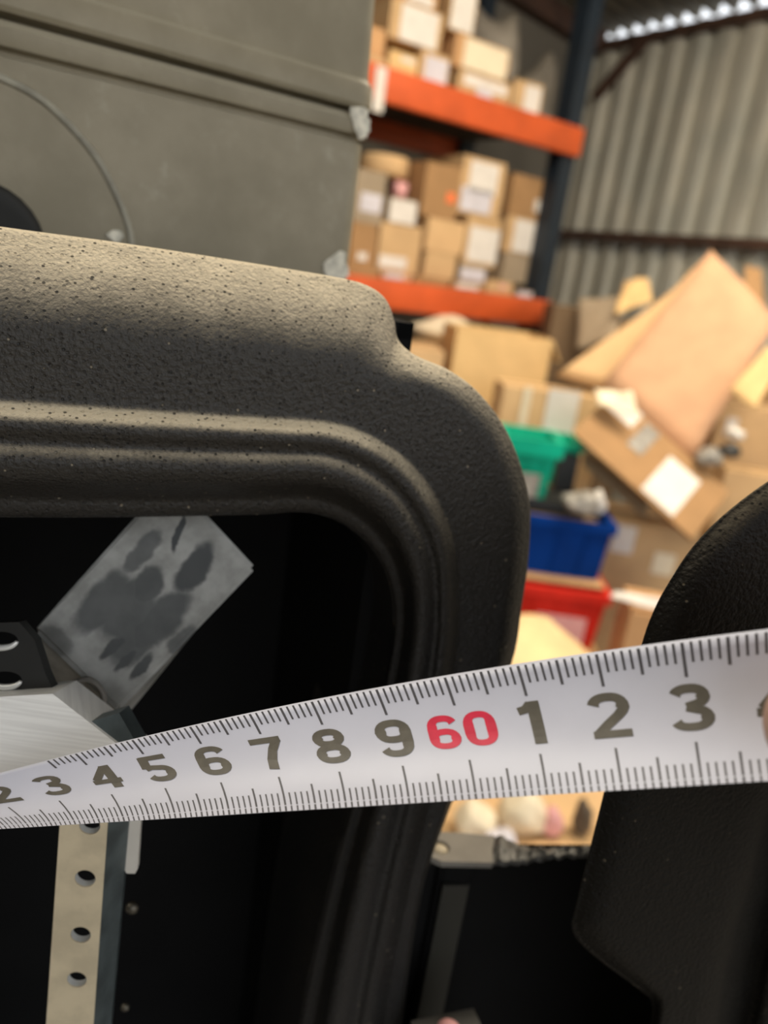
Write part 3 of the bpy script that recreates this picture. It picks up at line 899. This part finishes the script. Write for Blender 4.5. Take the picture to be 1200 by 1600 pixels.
for t in (0.0, 0.03, 0.10, 0.2, 0.35, 0.6, 0.85, 1.0):
    prof.append((lerp2(SL2, IN2, t), -0.0045 * max(0, 1 - t / 0.28) ** 2, False))
for t, c in ((0.2, -0.001), (0.35, -0.004), (0.65, -0.005), (0.85, -0.002), (1.0, -0.001)):
    prof.append((lerp2(IN2, IN3, t), c, False))
FAR = [(1900, y) for x, y in IN3]
prof.append((lerp2(IN3, FAR, 0.3), 0.0, False)); prof.append((lerp2(IN3, FAR, 1.0), 0.0, False))
rows = []
for cv, c, bk in prof:
    pts = [(pan2(x, y, -0.0045) + heading(38) * (-0.0045 - c)) if bk else pan2(x, y, c) for x, y in cv]
    rows.append(catmull(drop(pts), 5))
n = len(rows[0])
cols = [catmull([r[j] for r in rows], 3) for j in range(n)]
rows = [[cols[j][i] for j in range(n)] for i in range(len(cols[0]))]
for r in rows:
    for p in r: p.z = max(p.z, BENCH_Z + 0.001)
v, f = loft(rows)
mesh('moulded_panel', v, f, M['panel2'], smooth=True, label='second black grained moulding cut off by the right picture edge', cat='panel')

# ------------------------------------------------------------------ latch bracket in the gap
b0 = P(700, 1345, 0.235); zt = b0.z
bracket = empty('latch_bracket', V3((b0.x + 0.02, b0.y + 0.02, BENCH_Z)), 'black upright bracket with a grey drilled top plate between the two mouldings', 'bracket')
near = [(668, 1332), (684, 1343), (790, 1347), (815, 1340)]
far = [(662, 1318), (672, 1300), (760, 1306), (790, 1316)]
ol = [at_height(x, y, zt) for x, y in [(664, 1325), (672, 1338), (690, 1346), (770, 1348), (772, 1306), (720, 1301), (676, 1299), (665, 1308)]]
hc = at_height(688, 1324, zt)
hole = [hc + V3((math.cos(a), math.sin(a), 0)) * 0.0030 for a in [2 * math.pi * i / 16 for i in range(16)]]
plate('top_plate', ol, [hole], None, V3((0, 0, -0.002)), M['grey_tab'], bracket)
lathe('pin_head', hc - Z * 0.0018, [(0.0026, 0), (0.0026, 0.001), (0.0018, 0.0016), (0.0004, 0.0018)], M['cream'], 16, bracket)
# rough torn strip right of the plate
rnd = random.Random(4)
rw = []
for i in range(40):
    t = i / 39
    x = 768 + (1010 - 768) * t
    a = at_height(x, 1346 - 12 * min(1, max(0, t - 0.15) * 3) + rnd.uniform(-2, 2), zt); b = at_height(x, 1304 + 20 * min(1, t * 4) + rnd.uniform(-2, 2), zt)
    rw.append([a + Z * rnd.uniform(-.0004, .0004) - Z * 0.0015, a + Z * rnd.uniform(-.0006, .0008), (a + b) / 2 + Z * rnd.uniform(-0.0004, .0018), b + Z * rnd.uniform(-.0006, .0008)])
v, f = loft(rw)
mesh('torn_edge', v, f, simple('torn_grey', (0.12, 0.12, 0.115), 0.5, 0.1, 0.6, 350, 0.6, 600), bracket)
# black body below
e0, e1 = at_height(690, 1349, zt - 0.0022), at_height(1015, 1349, zt - 0.0022)
ex = (e1 - e0).normalized(); ey = Z.cross(ex); 
if ey.y < 0: ey = -ey
hb = zt - 0.0022 - BENCH_Z - 0.001
rowsb = []
for (tt, off) in ((-0.010, 0.006), (-0.010, 0.0035), (-0.0002, 0.003), (0.0, 0.001), (0.002, -0.0002), (0.0095, -0.0012), (0.0105, 0.001), (0.012, 0.0035), (0.12, 0.005), (0.12, 0.0085), (-0.010, 0.0085), (-0.010, 0.006)):
    q = e0 + ex * tt + ey * (off)
    rowsb.append([V3((q.x, q.y, BENCH_Z + 0.001)), V3((q.x, q.y, zt - 0.0024))])
v, f = loft(rowsb)
mesh('bracket_body', v, f, M['cavity'], bracket)
q = e0 + ex * 0.0055 - ey * 0.0008
mesh('edge_strip', *box_geo(V3((q.x, q.y, BENCH_Z + 0.001 + hb / 2 * 0.98)), ex * 0.0042, ey * 0.0008, Z * hb / 2 * 0.97), simple('strip_dark', (0.022, 0.022, 0.017), 0.5), bracket)
# small reddish clip at the lower picture edge
q = P(702, 1606, 0.22)
lathe('cable_clip', q - Z * 0.002, [(0.0035, 0), (0.0035, 0.0015), (0.002, 0.003), (0.0005, 0.0034)], M['pink'], 16,
      label='small pinkish round clip at the bottom picture edge', cat='clip')
sup = q - Z * 0.0021
mesh('support_bar', *box_geo(V3((sup.x, sup.y + 0.002, (BENCH_Z + 0.001 + sup.z) / 2)), PD * 0.010, PN * 0.004, Z * ((sup.z - BENCH_Z - 0.001) / 2)), M['steel_dark'],
     label='short dark bar under the pinkish clip', cat='bar')

# ------------------------------------------------------------------ olive case
CR = on_plane(576, 220, P(576, 220, 0.262), FWD)
CD = heading(55); CN = V3((CD.y, -CD.x, 0))


def cas(px, py, c=0.0): return on_plane(px, py, CR + CN * c, CN)


CZ0 = hz1 + 0.001
s1 = cas(576, 222).z; s2 = cas(576, 183).z; s3 = cas(572, 130).z
zcz = [(0.0, CZ0), (0.0, s1 - 0.0012), (-0.0022, s1 - 0.0006), (-0.0022, s1 + 0.0006), (0.0016, s1 + 0.0012), (0.0022, s1 + 0.003), (0.0022, s2 - 0.002), (0.0010, s2 - 0.0004), (-0.006, s2),
       (-0.006, s2 + 0.0013), (0.0012, s2 + 0.0017), (0.0020, s2 + 0.003), (0.0016, s3 - 0.0012), (0.0010, s3), (0.0002, s3 + 0.0007), (-0.0004, s3 + 0.003), (-0.004, s3 + 0.09), (-0.010, s3 + 0.10)]
Rr = 0.006
LENC, DEPC = 0.155, 0.13
case = empty('storage_case', V3((CR.x, CR.y, CZ0)) - CD * LENC / 2 - CN * DEPC / 2, 'scuffed olive green hard plastic case standing behind the black moulding', 'case')


def case_rows(lst, rr=Rr):
    rws = []
    for c, zz in lst:
        r = []
        for i in range(9):
            a = math.pi / 2 * i / 8
            r.append(CR + CD * (-rr + math.sin(a) * (rr + c * 0.8)) + CN * (-rr + math.cos(a) * (rr + c)) + V3((0, 0, zz - CR.z)))
        r = [CR - CD * LENC + CN * c + V3((0, 0, zz - CR.z))] + r
        r.append(r[-1] - CN * DEPC)
        r.append(r[-1] - CD * LENC)
        rws.append(r)
    return rws


i1, i2 = 4, 9
for nm, lst in (('case_body', zcz[:4]), ('seam_band', zcz[3:9]), ('case_lid', zcz[8:])):
    rws = case_rows(lst)
    v, f = loft(rws, True)
    nn = len(rws[0])
    if nm == 'case_body': f.append(tuple(range(nn)))
    if nm == 'case_lid': f.append(tuple((len(rws) - 1) * nn + i for i in range(nn)))
    o = mesh(nm, v, f, M['olive'], case)
    for p in o.data.polygons: p.use_smooth = True
    o.data.set_sharp_from_angle(angle=math.radians(28))
arc = [cas(x, y, 0.0) for x, y in [(-60, 100), (0, 121), (60, 152), (105, 192), (150, 245), (180, 300), (198, 345), (205, 378), (207, 420)]]
v, f = tube(catmull(arc, 5), 0.0011, 8)
mesh('arc_rib', v, f, simple('dusty_rib', (0.36, 0.33, 0.25), 0.7, 0, 0.25, 120), case, smooth=True)
kc = cas(-30, 380, 0.0)
lathe('recess_shade_disc', kc, [(0.0165, 0.0002), (0.0165, 0.001), (0.014, 0.0015), (0.012, 0.001), (0.002, 0.0008)], M['recess_shade'], 28, case, axis=CN)  # flat dark disc painting in the shadow of a recess
for pts, cc_ in (([(548, 168), (572, 172), (577, 190), (574, 215), (556, 212)], 0.0029), ([(510, 408), (536, 395), (543, 420), (540, 436), (505, 430)], 0.0006), ([(165, 365), (182, 358), (192, 370), (180, 380)], 0.0008)):
    ps = [cas(x, y, cc_) for x, y in pts]
    m_ = len(ps); ctr = sum(ps, V3()) / m_
    ring = catmull(ps + [ps[0]], 4)[:-1]
    rnd2 = random.Random(m_)
    ring = [ctr + (p - ctr) * (1 + rnd2.uniform(-0.18, 0.18)) for p in ring]
    mesh('scuff_mark', ring + [p - CN * 0.0004 for p in ring], [tuple(range(len(ring)))] + [(i, (i + 1) % len(ring), (i + 1) % len(ring) + len(ring), i + len(ring)) for i in range(len(ring))], M['scuff'], case)


# ------------------------------------------------------------------ metal parts inside the opening
def smudge_mat(frame_o, ex_, ey_, marks):
    m, nt, b = mat_new('powdery_metal')
    tc = N(nt, 'ShaderNodeTexCoord')
    nz = N(nt, 'ShaderNodeTexNoise'); nz.inputs['Scale'].default_value = 260; nz.inputs['Detail'].default_value = 3
    L(nt, tc.outputs['Object'], nz.inputs['Vector'])
    sub = N(nt, 'ShaderNodeVectorMath', operation='SUBTRACT'); L(nt, nz.outputs['Color'], sub.inputs[0]); sub.inputs[1].default_value = (0.5, 0.5, 0.5)
    sc = N(nt, 'ShaderNodeVectorMath', operation='SCALE'); L(nt, sub.outputs[0], sc.inputs[0]); sc.inputs['Scale'].default_value = 0.0030
    ad = N(nt, 'ShaderNodeVectorMath', operation='ADD'); L(nt, tc.outputs['Object'], ad.inputs[0]); L(nt, sc.outputs[0], ad.inputs[1])
    tot = None
    for (cx, cy, rx_, ry_, ang, amt) in marks:
        dv = N(nt, 'ShaderNodeVectorMath', operation='SUBTRACT'); L(nt, ad.outputs[0], dv.inputs[0]); dv.inputs[1].default_value = (cx, cy, 0)
        a = math.radians(ang)
        d1 = N(nt, 'ShaderNodeVectorMath', operation='DOT_PRODUCT'); L(nt, dv.outputs[0], d1.inputs[0]); d1.inputs[1].default_value = (math.cos(a) / rx_, math.sin(a) / rx_, 0)
        d2 = N(nt, 'ShaderNodeVectorMath', operation='DOT_PRODUCT'); L(nt, dv.outputs[0], d2.inputs[0]); d2.inputs[1].default_value = (-math.sin(a) / ry_, math.cos(a) / ry_, 0)
        r2 = math_n(nt, 'ADD', math_n(nt, 'MULTIPLY', d1.outputs['Value'], d1.outputs['Value']), math_n(nt, 'MULTIPLY', d2.outputs['Value'], d2.outputs['Value']))
        k = maprange(nt, r2, 0.55, 1.25, amt, 0.0)
        tot = k if tot is None else math_n(nt, 'MAXIMUM', tot, k)
    n1 = obj_noise(nt, 120, 4)
    base = mixcol(nt, maprange(nt, n1, 0.3, 0.7), (0.25, 0.25, 0.23), (0.43, 0.43, 0.405))
    L(nt, mixcol(nt, tot, base, (0.050, 0.055, 0.057)), b.inputs['Base Color'])
    b.inputs['Roughness'].default_value = 0.55; b.inputs['Metallic'].default_value = 0.1
    return m


BD = 0.176
pA, pB, pC, pD_ = P(51, 981, BD), P(184, 1111, BD), P(401, 888, BD + 0.004), P(268, 745, BD + 0.004)
org = (pA + pB + pC + pD_) / 4
exx = (pC - pB).normalized(); nn_ = exx.cross(pA - pB).normalized(); eyy = nn_.cross(exx)
fr_m = Matrix((exx, eyy, nn_)).transposed().to_4x4(); fr_m.translation = org
inv = fr_m.inverted()


def loc_px(px, py):
    q = inv @ on_plane(px, py, org, nn_); return q.x, q.y


k = BD / F_PX
marks = []
for (px, py, rx_, ry_, ang, amt) in [(222, 862, 46, 17, 2, 0.75), (160, 940, 62, 30, 4, 0.8), (232, 915, 34, 24, 10, 0.85), (304, 888, 48, 22, 8, 0.95), (250, 970, 66, 30, 2, 0.85),
                                     (225, 985, 74, 34, 0, 0.8), (175, 1012, 26, 9, -6, 0.9), (196, 1030, 26, 8, -2, 0.9), (222, 1042, 26, 10, 4, 0.9), (279, 832, 34, 6, 30, 1.0), (285, 1002, 30, 18, 0, 0.7),
                                     (85, 1000, 20, 34, 10, 0.45), (200, 950, 60, 40, 0, 0.8)]:
    x, y = loc_px(px, py)
    marks.append((x, y, rx_ * k, ry_ * k, ang, amt))
blk = [pA, pB, pC, pD_]
bk = [P(74, 1066, BD + 0.012), P(192, 1128, BD + 0.012), P(388, 882, BD + 0.016), P(262, 745, BD + 0.016)]
blk_o = empty('metal_arm', org, 'powdery grey metal arm with dark finger smudges inside the opening', 'arm')
me_v = [inv @ p for p in blk + bk]
o = mesh('arm_face', me_v, [(0, 1, 2, 3), (4, 5, 6, 7), (0, 1, 5, 4), (1, 2, 6, 5), (2, 3, 7, 6), (3, 0, 4, 7)], smudge_mat(org, exx, eyy, marks))
bm = bmesh.new(); bm.from_mesh(o.data); bmesh.ops.bevel(bm, geom=bm.edges[:], offset=0.0009, segments=2, affect='EDGES'); bm.to_mesh(o.data); bm.free()
o.matrix_world = fr_m
bpy.context.view_layer.update()
o.parent = blk_o; o.matrix_parent_inverse = blk_o.matrix_world.inverted()
cp = [P(x, y, BD - 0.0006) for x, y in [(118, 1066), (140, 1062), (158, 1078), (162, 1098), (150, 1106), (134, 1092)]]
v, f = tube(catmull(cp + [cp[0]], 3), 0.0007, 6)
mesh('cast_boss', v, f, M['grey_tab'], blk_o, smooth=True)

# aluminium bar with its drilled flange
AD = 0.152
bar = empty('aluminium_bar', P(60, 1150, AD), 'bright aluminium bar with a drilled flange at the left edge', 'bar')
v = [P(x, y, AD) for x, y in [(-160, 1098), (82, 1084), (195, 1172), (250, 1215), (-160, 1262)]]
bo = FWD * 0.012
fs = [(0, 1, 2, 3, 4), (5, 6, 7, 8, 9)] + [(i, (i + 1) % 5, (i + 1) % 5 + 5, i + 5) for i in range(5)]
mesh('bar_face', v + [p + bo for p in v], fs, M['alu'], bar)
ol = [P(x, y, AD + 0.006) for x, y in [(-160, 978), (30, 972), (54, 1000), (70, 1050), (86, 1086), (-160, 1100)]]
hl = []
for hx, hy in ((2, 1000), (8, 1062)):
    hl.append([P(hx + 26 * math.cos(a), hy + 13 * math.sin(a), AD + 0.006) for a in [2 * math.pi * i / 20 for i in range(20)]])
plate('flange', ol, hl, None, FWD * 0.003, M['steel_dark'], bar)
for hx, hy in ((2, 1000), (8, 1062)):
    rr_ = [P(hx + 25 * math.cos(a), hy + 12 * math.sin(a), AD + 0.0056) for a in [math.radians(10 + 160 * i / 14) for i in range(15)]]
    v, f = tube(rr_, [0.0004 + 0.0003 * math.sin(math.pi * i / 14) for i in range(15)], 6)
    mesh('hole_rim', v, f, M['bright'], bar, smooth=True)  # bright crescent on the lower hole edge, a highlight built in as pale steel
v = [P(x, y, AD + 0.001) for x, y in [(140, 1128), (186, 1114), (208, 1153), (225, 1180), (190, 1170)]]
fs = [(0, 1, 2, 3, 4), (5, 6, 7, 8, 9)] + [(i, (i + 1) % 5, (i + 1) % 5 + 5, i + 5) for i in range(5)]
mesh('end_facet', v + [p + FWD * 0.006 for p in v], fs, M['zinc_edge'], bar)

# zinc strip with holes
ZD = 0.166
zs0 = P(120, 1450, ZD)
zx = heading(84); zn = V3((zx.y, -zx.x, 0))


def zp(px, py, c=0.0): return on_plane(px, py, zs0 + zn * c, zn)


strip = empty('slotted_strip', zp(110, 1600), 'yellowish zinc plated metal strip with round holes at lower left', 'bracket')
ol = [zp(x, y) for x, y in [(101, 1180), (93, 1290), (72, 1600), (55, 1850)]]
orr = [zp(x, y) for x, y in [(176, 1180), (168, 1290), (146, 1600), (128, 1850)]]
holes = []
for hx, hy, s in ((140, 1290, 1.0), (133, 1373, 1.0), (126, 1461, 1.0), (120, 1531, 1.0), (108, 1690, 1.0)):
    c_ = zp(hx, hy)
    holes.append([c_ + zx * math.cos(a) * 0.00215 + Z * math.sin(a) * 0.00225 for a in [2 * math.pi * i / 20 for i in range(20)]])
plate('strip_face', ol + orr[::-1], holes, None, -zn * 0.0016, M['zinc'], strip)
for hx, hy in ((140, 1290), (133, 1373), (126, 1461), (120, 1531)):
    c_ = zp(hx, hy)
    prof_ = [(0.00212, -0.0002), (0.0021, -0.0008), (0.0021, -0.0017)]
    rr_ = [[c_ + (zx * math.cos(a) + Z * math.sin(a)) * r + zn * h_ for a in [2 * math.pi * i / 20 for i in range(20)]] for r, h_ in prof_]
    v, f = loft(rr_, True); mesh('hole_rim', v, f, M['bright'], strip, smooth=True)
fl1 = [zp(x, y, -0.0002) for x, y in [(176, 1180), (168, 1290), (146, 1600), (128, 1850)]]
fl2 = [zp(x, y, -0.006) for x, y in [(209, 1180), (201, 1290), (173, 1600), (152, 1850)]]
v, f = loft([fl1, fl2, [p - zn * 0.002 for p in fl2]]); mesh('side_flange', v, f, M['zinc_edge'], strip)
tb = [zp(x, y, -0.0065) for x, y in [(203, 1250), (222, 1250), (215, 1358), (211, 1365), (198, 1365), (195, 1360)]]
plate('tab', tb, [], None, -zn * 0.0015, simple('pale_tab', (0.55, 0.52, 0.46), 0.6), strip, label='small light grey tab beside the flange')
for px, py, r in ((207, 1416, 0.0016), (196, 1572, 0.0011)):
    c_ = zp(px, py, -0.02)
    lathe('panel_screw', c_, [(r, 0), (r, r * 0.6), (r * 0.6, r * 1.0), (r * 0.2, r * 1.1)], M['screw'], 12, panel, axis=zn)

# ------------------------------------------------------------------ measuring tape
LOW = {52: (47.7, 1293), 53: (120, 1287.6), 54: (195, 1282), 55: (274, 1278), 56: (357.7, 1273.4), 57: (445, 1268), 58: (538.4, 1262.5), 59: (637.6, 1255.6), 60: (743, 1248.5), 61: (854.6, 1241), 62: (975, 1234), 63: (1101.5, 1227)}
UPP = {54: (117, 1178), 55: (213, 1153), 56: (291, 1134), 57: (385, 1114.5), 58: (483, 1095), 59: (587, 1074), 60: (696, 1055), 61: (812, 1038), 62: (934, 1019), 63: (1060, 999)}


def tape_x(s): 
    s -= 58.0
    return 600 + (98.59 * s - 68.995) / (1 - 0.027358 * s)


def zdep(s): return 0.11548 - (s - 58) * 0.01 * math.sin(math.radians(18.4))


lows = {s: P(x, y, zdep(s)) for s, (x, y) in LOW.items()}
# straight, evenly graduated lower edge
import itertools
ks = sorted(lows)
ms = sum(ks) / len(ks); mp = sum((lows[k_] for k_ in ks), V3()) / len(ks)
dirv = sum(((lows[k_] - mp) * (k_ - ms) for k_ in ks), V3()) / sum((k_ - ms) ** 2 for k_ in ks)


def low_pt(s): return mp + dirv * (s - ms)


CH = 0.0188
upv = {}
for s, (x, y) in UPP.items():
    l0 = low_pt(s); r = ray(x, y)
    o_ = EYE - l0
    A_, B_, C_ = r.dot(r), 2 * o_.dot(r), o_.dot(o_) - CH * CH
    disc = B_ * B_ - 4 * A_ * C_
    d = (-B_ + math.sqrt(max(0, disc))) / (2 * A_)
    upv[s] = EYE + r * d - l0
# smooth the cross vector with a quadratic fit in s
def quadfit(key):
    import numpy as np
    ss = sorted(upv); return np.polyfit([s - 58 for s in ss], [upv[s][key] for s in ss], 2)


qf = [quadfit(i) for i in range(3)]


def cross_v(s):
    t = max(-8.0, min(9.0, s - 58))
    e = V3([float(q[0] * t * t + q[1] * t + q[2]) for q in qf])
    return e


BOW = 0.0026


def tape_pt(s, w, lift=0.0):
    kw = max(-0.12, min(0.15, (58 - s) * (0.023 if s < 58 else 0.013)))
    w = w + kw * 4 * w * (1 - w)
    e = cross_v(s); l0 = low_pt(s)
    nrm = dirv.cross(e).normalized()
    if nrm.dot(EYE - l0) < 0: nrm = -nrm
    return l0 + e * w - nrm * (BOW * 4 * w * (1 - w)) + nrm * lift


S0, S1 = 48.0, 69.0
NS, NW = 126, 14
front_r = [[tape_pt(S0 + (S1 - S0) * i / NS, j / NW) for i in range(NS + 1)] for j in range(NW + 1)]
back_r = [[tape_pt(S0 + (S1 - S0) * i / NS, j / NW, -0.00015) for i in range(NS + 1)] for j in range(NW, -1, -1)]
v, f = loft(front_r + back_r + [front_r[0]])
tape = empty('tape_measure', tape_pt(58, 0), 'white steel measuring tape stretched across the view with dark numerals', 'tape measure')
mesh('tape_blade', v, f, M['tape'], tape, smooth=True)


def strip_quad(s0, s1, w0, w1, nseg, lift=0.00006):
    r = [[tape_pt(s, w0 + (w1 - w0) * j / nseg, lift) for s in (s0, s1)] for j in range(nseg + 1)]
    return loft(r)


parts = []
s = int(S0) * 10
for k_ in range(int(S0 * 10) + 1, int(S1 * 10)):
    s = k_ / 10
    if k_ % 10 == 0: hl_, hu, tw = 0.345, 0.20, 0.0165
    elif k_ % 5 == 0: hl_, hu, tw = 0.25, 0.155, 0.0165
    else: hl_, hu, tw = 0.182, 0.115, 0.0135
    parts.append(strip_quad(s - tw, s + tw, 0.0, 0.050, 1))
    parts.append(strip_quad(s - tw, s + tw, 0.060, hl_, 3))
    if s > 53.45 :
        parts.append(strip_quad(s - tw * 1.15, s + tw * 1.15, 0.985 - hu, 0.985, 3))
v, f = join_geo(parts)
mesh('graduation_marks', v, f, M['tick'], tape, kind='stuff')


# numerals as thick strokes in a unit box (x 0..1, y 0..1)
def arc2(cx, cy, rx, ry, a0, a1, n_=12):
    out = []
    for i in range(n_ + 1):
        a = math.radians(a0 + (a1 - a0) * i / n_)
        c_, s_ = math.cos(a), math.sin(a)
        out.append((cx + rx * math.copysign(abs(c_) ** 0.8, c_), cy + ry * math.copysign(abs(s_) ** 0.8, s_)))
    return out


SW = 0.27
h_ = SW / 2
GLY = {
    '0': [(arc2(0.5, 0.62, 0.5 - h_, 0.38 - h_ * .7, 0, 180) + arc2(0.5, 0.38, 0.5 - h_, 0.38 - h_ * .7, 180, 360), True)],
    '1': [([(0.60, 0.0), (0.60, 1.0)], False), ([(0.16, 0.80), (0.36, 0.83), (0.52, 0.94)], False)],
    '2': [(arc2(0.5, 0.69, 0.5 - h_, 0.31 - h_ * .7, 170, -20) + [(0.70, 0.48), (0.42, 0.30), (0.18, 0.12), (0.14, 0.08)], False), ([(0.02, 0.085), (1.0, 0.085)], False)],
    '3': [(arc2(0.48, 0.735, 0.46 - h_, 0.265 - h_ * .7, 165, -70, 14) + [(0.40, 0.53)], False), ([(0.40, 0.53)] + arc2(0.49, 0.285, 0.51 - h_, 0.285 - h_ * .7, 72, -165, 14), False)],
    '4': [([(0.74, 0.0), (0.74, 0.96)], False), ([(0.70, 0.90), (0.14, 0.36)], False), ([(0.0, 0.29), (1.02, 0.29)], False)],
    '5': [([(0.95, 0.92), (0.08, 0.92)], False), ([(0.20, 0.98), (0.14, 0.52)], False), ([(0.10, 0.52), (0.30, 0.56)] + arc2(0.5, 0.31, 0.5 - h_, 0.31 - h_ * .7, 85, -160, 16), False)],
    '6': [(arc2(0.5, 0.31, 0.5 - h_, 0.31 - h_ * .7, 0, 360, 22), True), ([(h_, 0.33), (h_ + 0.01, 0.62)] + arc2(0.52, 0.66, 0.5 - h_, 0.34 - h_ * .7, 165, 20, 12), False)],
    '7': [([(0.0, 0.905), (1.0, 0.905)], False), ([(0.90, 0.92), (0.64, 0.60), (0.50, 0.30), (0.46, 0.0)], False)],
    '8': [(arc2(0.5, 0.735, 0.46 - h_, 0.265 - h_ * .7, 0, 360, 20), True), (arc2(0.5, 0.285, 0.5 - h_, 0.285 - h_ * .7, 0, 360, 22), True)],
}
GLY['9'] = [([(1 - x, 1 - y) for x, y in st], cl) for st, cl in GLY['6']]


def glyph(ch, s_c, w0, w1, width, mat, sw=SW):
    """width in cm along the tape; each stroke a ribbon bent onto the blade"""
    parts = []
    hh = (w1 - w0)
    Hcm = hh * CH * 100 * 1.03
    lift = 0.00008
    for st, cl in GLY[ch]:
        pts = [V3((x * width, y * Hcm, 0)) for x, y in st]
        if len(pts) == 2:
            a_, b_ = pts; pts = [a_.lerp(b_, i / 6) for i in range(7)]
        if cl: pts = pts[:-1] if (pts[0] - pts[-1]).length < 1e-4 else pts
        n_ = len(pts); rl, rr = [], []
        for i in range(n_):
            pa = pts[(i - 1) % n_] if (cl or i > 0) else pts[i]; pb = pts[(i + 1) % n_] if (cl or i < n_ - 1) else pts[i]
            d_ = (pb - pa).normalized(); nn2 = V3((-d_.y, d_.x, 0))
            k2 = abs(d_.x)                     # horizontals thinner than verticals
            hw = sw * width / 2 * (1.28 * (1 - k2) + 0.80 * k2)
            for lst, sg in ((rl, 1), (rr, -1)):
                q_ = pts[i] + nn2 * hw * sg
                lst.append(tape_pt(s_c - width / 2 + q_.x, w0 + hh * q_.y / Hcm, lift))
        v_, f_ = loft([rl, rr], cl)
        if cl: pass
        parts.append((v_, f_))
        lift += 0.00001
    return mesh('numeral', *join_geo(parts), mat, tape)


for s, txt in ((50, '0'), (51, '1'), (52, '2'), (53, '3'), (54, '4'), (55, '5'), (56, '6'), (57, '7'), (58, '8'), (59, '9'), (61, '1'), (62, '2'), (63, '3'), (64, '4'), (65, '5'), (66, '6'), (67, '7'), (68, '8')):
    glyph(txt, s + max(0, 57 - s) * 0.035, 0.425, 0.745, 0.505 if txt != '1' else 0.49, M['num'])
glyph('6', 60 - 0.265, 0.45, 0.725, 0.43, M['red_num'])
glyph('0', 60 + 0.265, 0.45, 0.725, 0.43, M['red_num'])

# ------------------------------------------------------------------ hand holding the tape's right end
def CL(x, y, d): return EYE + RIGHT * x + UP * y + FWD * d


chains = {
    'palm': [((0.205, -0.085, 0.135), 0.030), ((0.165, -0.070, 0.125), 0.030), ((0.130, -0.050, 0.118), 0.030)],
}
hv, he, hr = [], [], []


def addv(p, r):
    hv.append(CL(p[0] + 0.0011, p[1] + 0.0004, p[2])); hr.append(r); return len(hv) - 1


w0 = addv((0.245, -0.110, 0.142), 0.024)
w1 = addv((0.195, -0.085, 0.132), 0.030)
w2 = addv((0.155, -0.066, 0.126), 0.031)
w3 = addv((0.128, -0.050, 0.122), 0.026)
he += [(w0, w1), (w1, w2), (w2, w3)]
t1 = addv((0.128, -0.062, 0.098), 0.0135)
t2 = addv((0.098, -0.045, 0.085), 0.0105)
t3 = addv((0.068, -0.0290, 0.0850), 0.0092)
t4 = addv((0.0502, -0.0250, 0.0872), 0.0078)
he += [(w2, t1), (t1, t2), (t2, t3), (t3, t4)]
for k_, (dy, ln) in enumerate(((0.016, 1.0), (-0.002, 1.0), (-0.019, 0.8), (-0.034, 0.6))):
    a = addv((0.118, -0.044 + dy, 0.128), 0.0098)
    b = addv((0.118 - 0.028 * ln, -0.040 + dy * 0.9, 0.136), 0.0088)
    c = addv((0.118 - 0.046 * ln, -0.034 + dy * 0.8, 0.128), 0.0080)
    d = addv((0.118 - 0.052 * ln, -0.031 + dy * 0.75, 0.1145), 0.0072)
    he += [(w3, a), (a, b), (b, c), (c, d)]
parts = []
for i, j in he:                            # tapered limbs with round ends, fused into one skin
    pa, pb, ra1, rb1 = hv[i], hv[j], hr[i], hr[j]
    d_ = (pb - pa); ln = d_.length; d_ = d_ / ln
    pts, rad = [], []
    for k_ in range(5):
        t = math.pi / 2 * (1 - k_ / 4)
        pts.append(pa - d_ * ra1 * math.sin(t)); rad.append(max(0.0004, ra1 * math.cos(t)))
    for k_ in range(1, 6):
        pts.append(pa + d_ * ln * k_ / 6); rad.append(ra1 + (rb1 - ra1) * k_ / 6)
    for k_ in range(5):
        t = math.pi / 2 * k_ / 4
        pts.append(pb + d_ * rb1 * math.sin(t)); rad.append(max(0.0004, rb1 * math.cos(t)))
    parts.append(tube(pts, rad, 16))
v, f = join_geo(parts)
hand = mesh('hand', v, f, M['skin'], smooth=True, label='hand at the right edge pinching the measuring tape with its thumb', cat='hand')
rm = hand.modifiers.new('fuse', 'REMESH'); rm.mode = 'VOXEL'; rm.voxel_size = 0.0014; rm.use_smooth_shade = True
sm = hand.modifiers.new('soften', 'SMOOTH'); sm.factor = 0.5; sm.iterations = 8
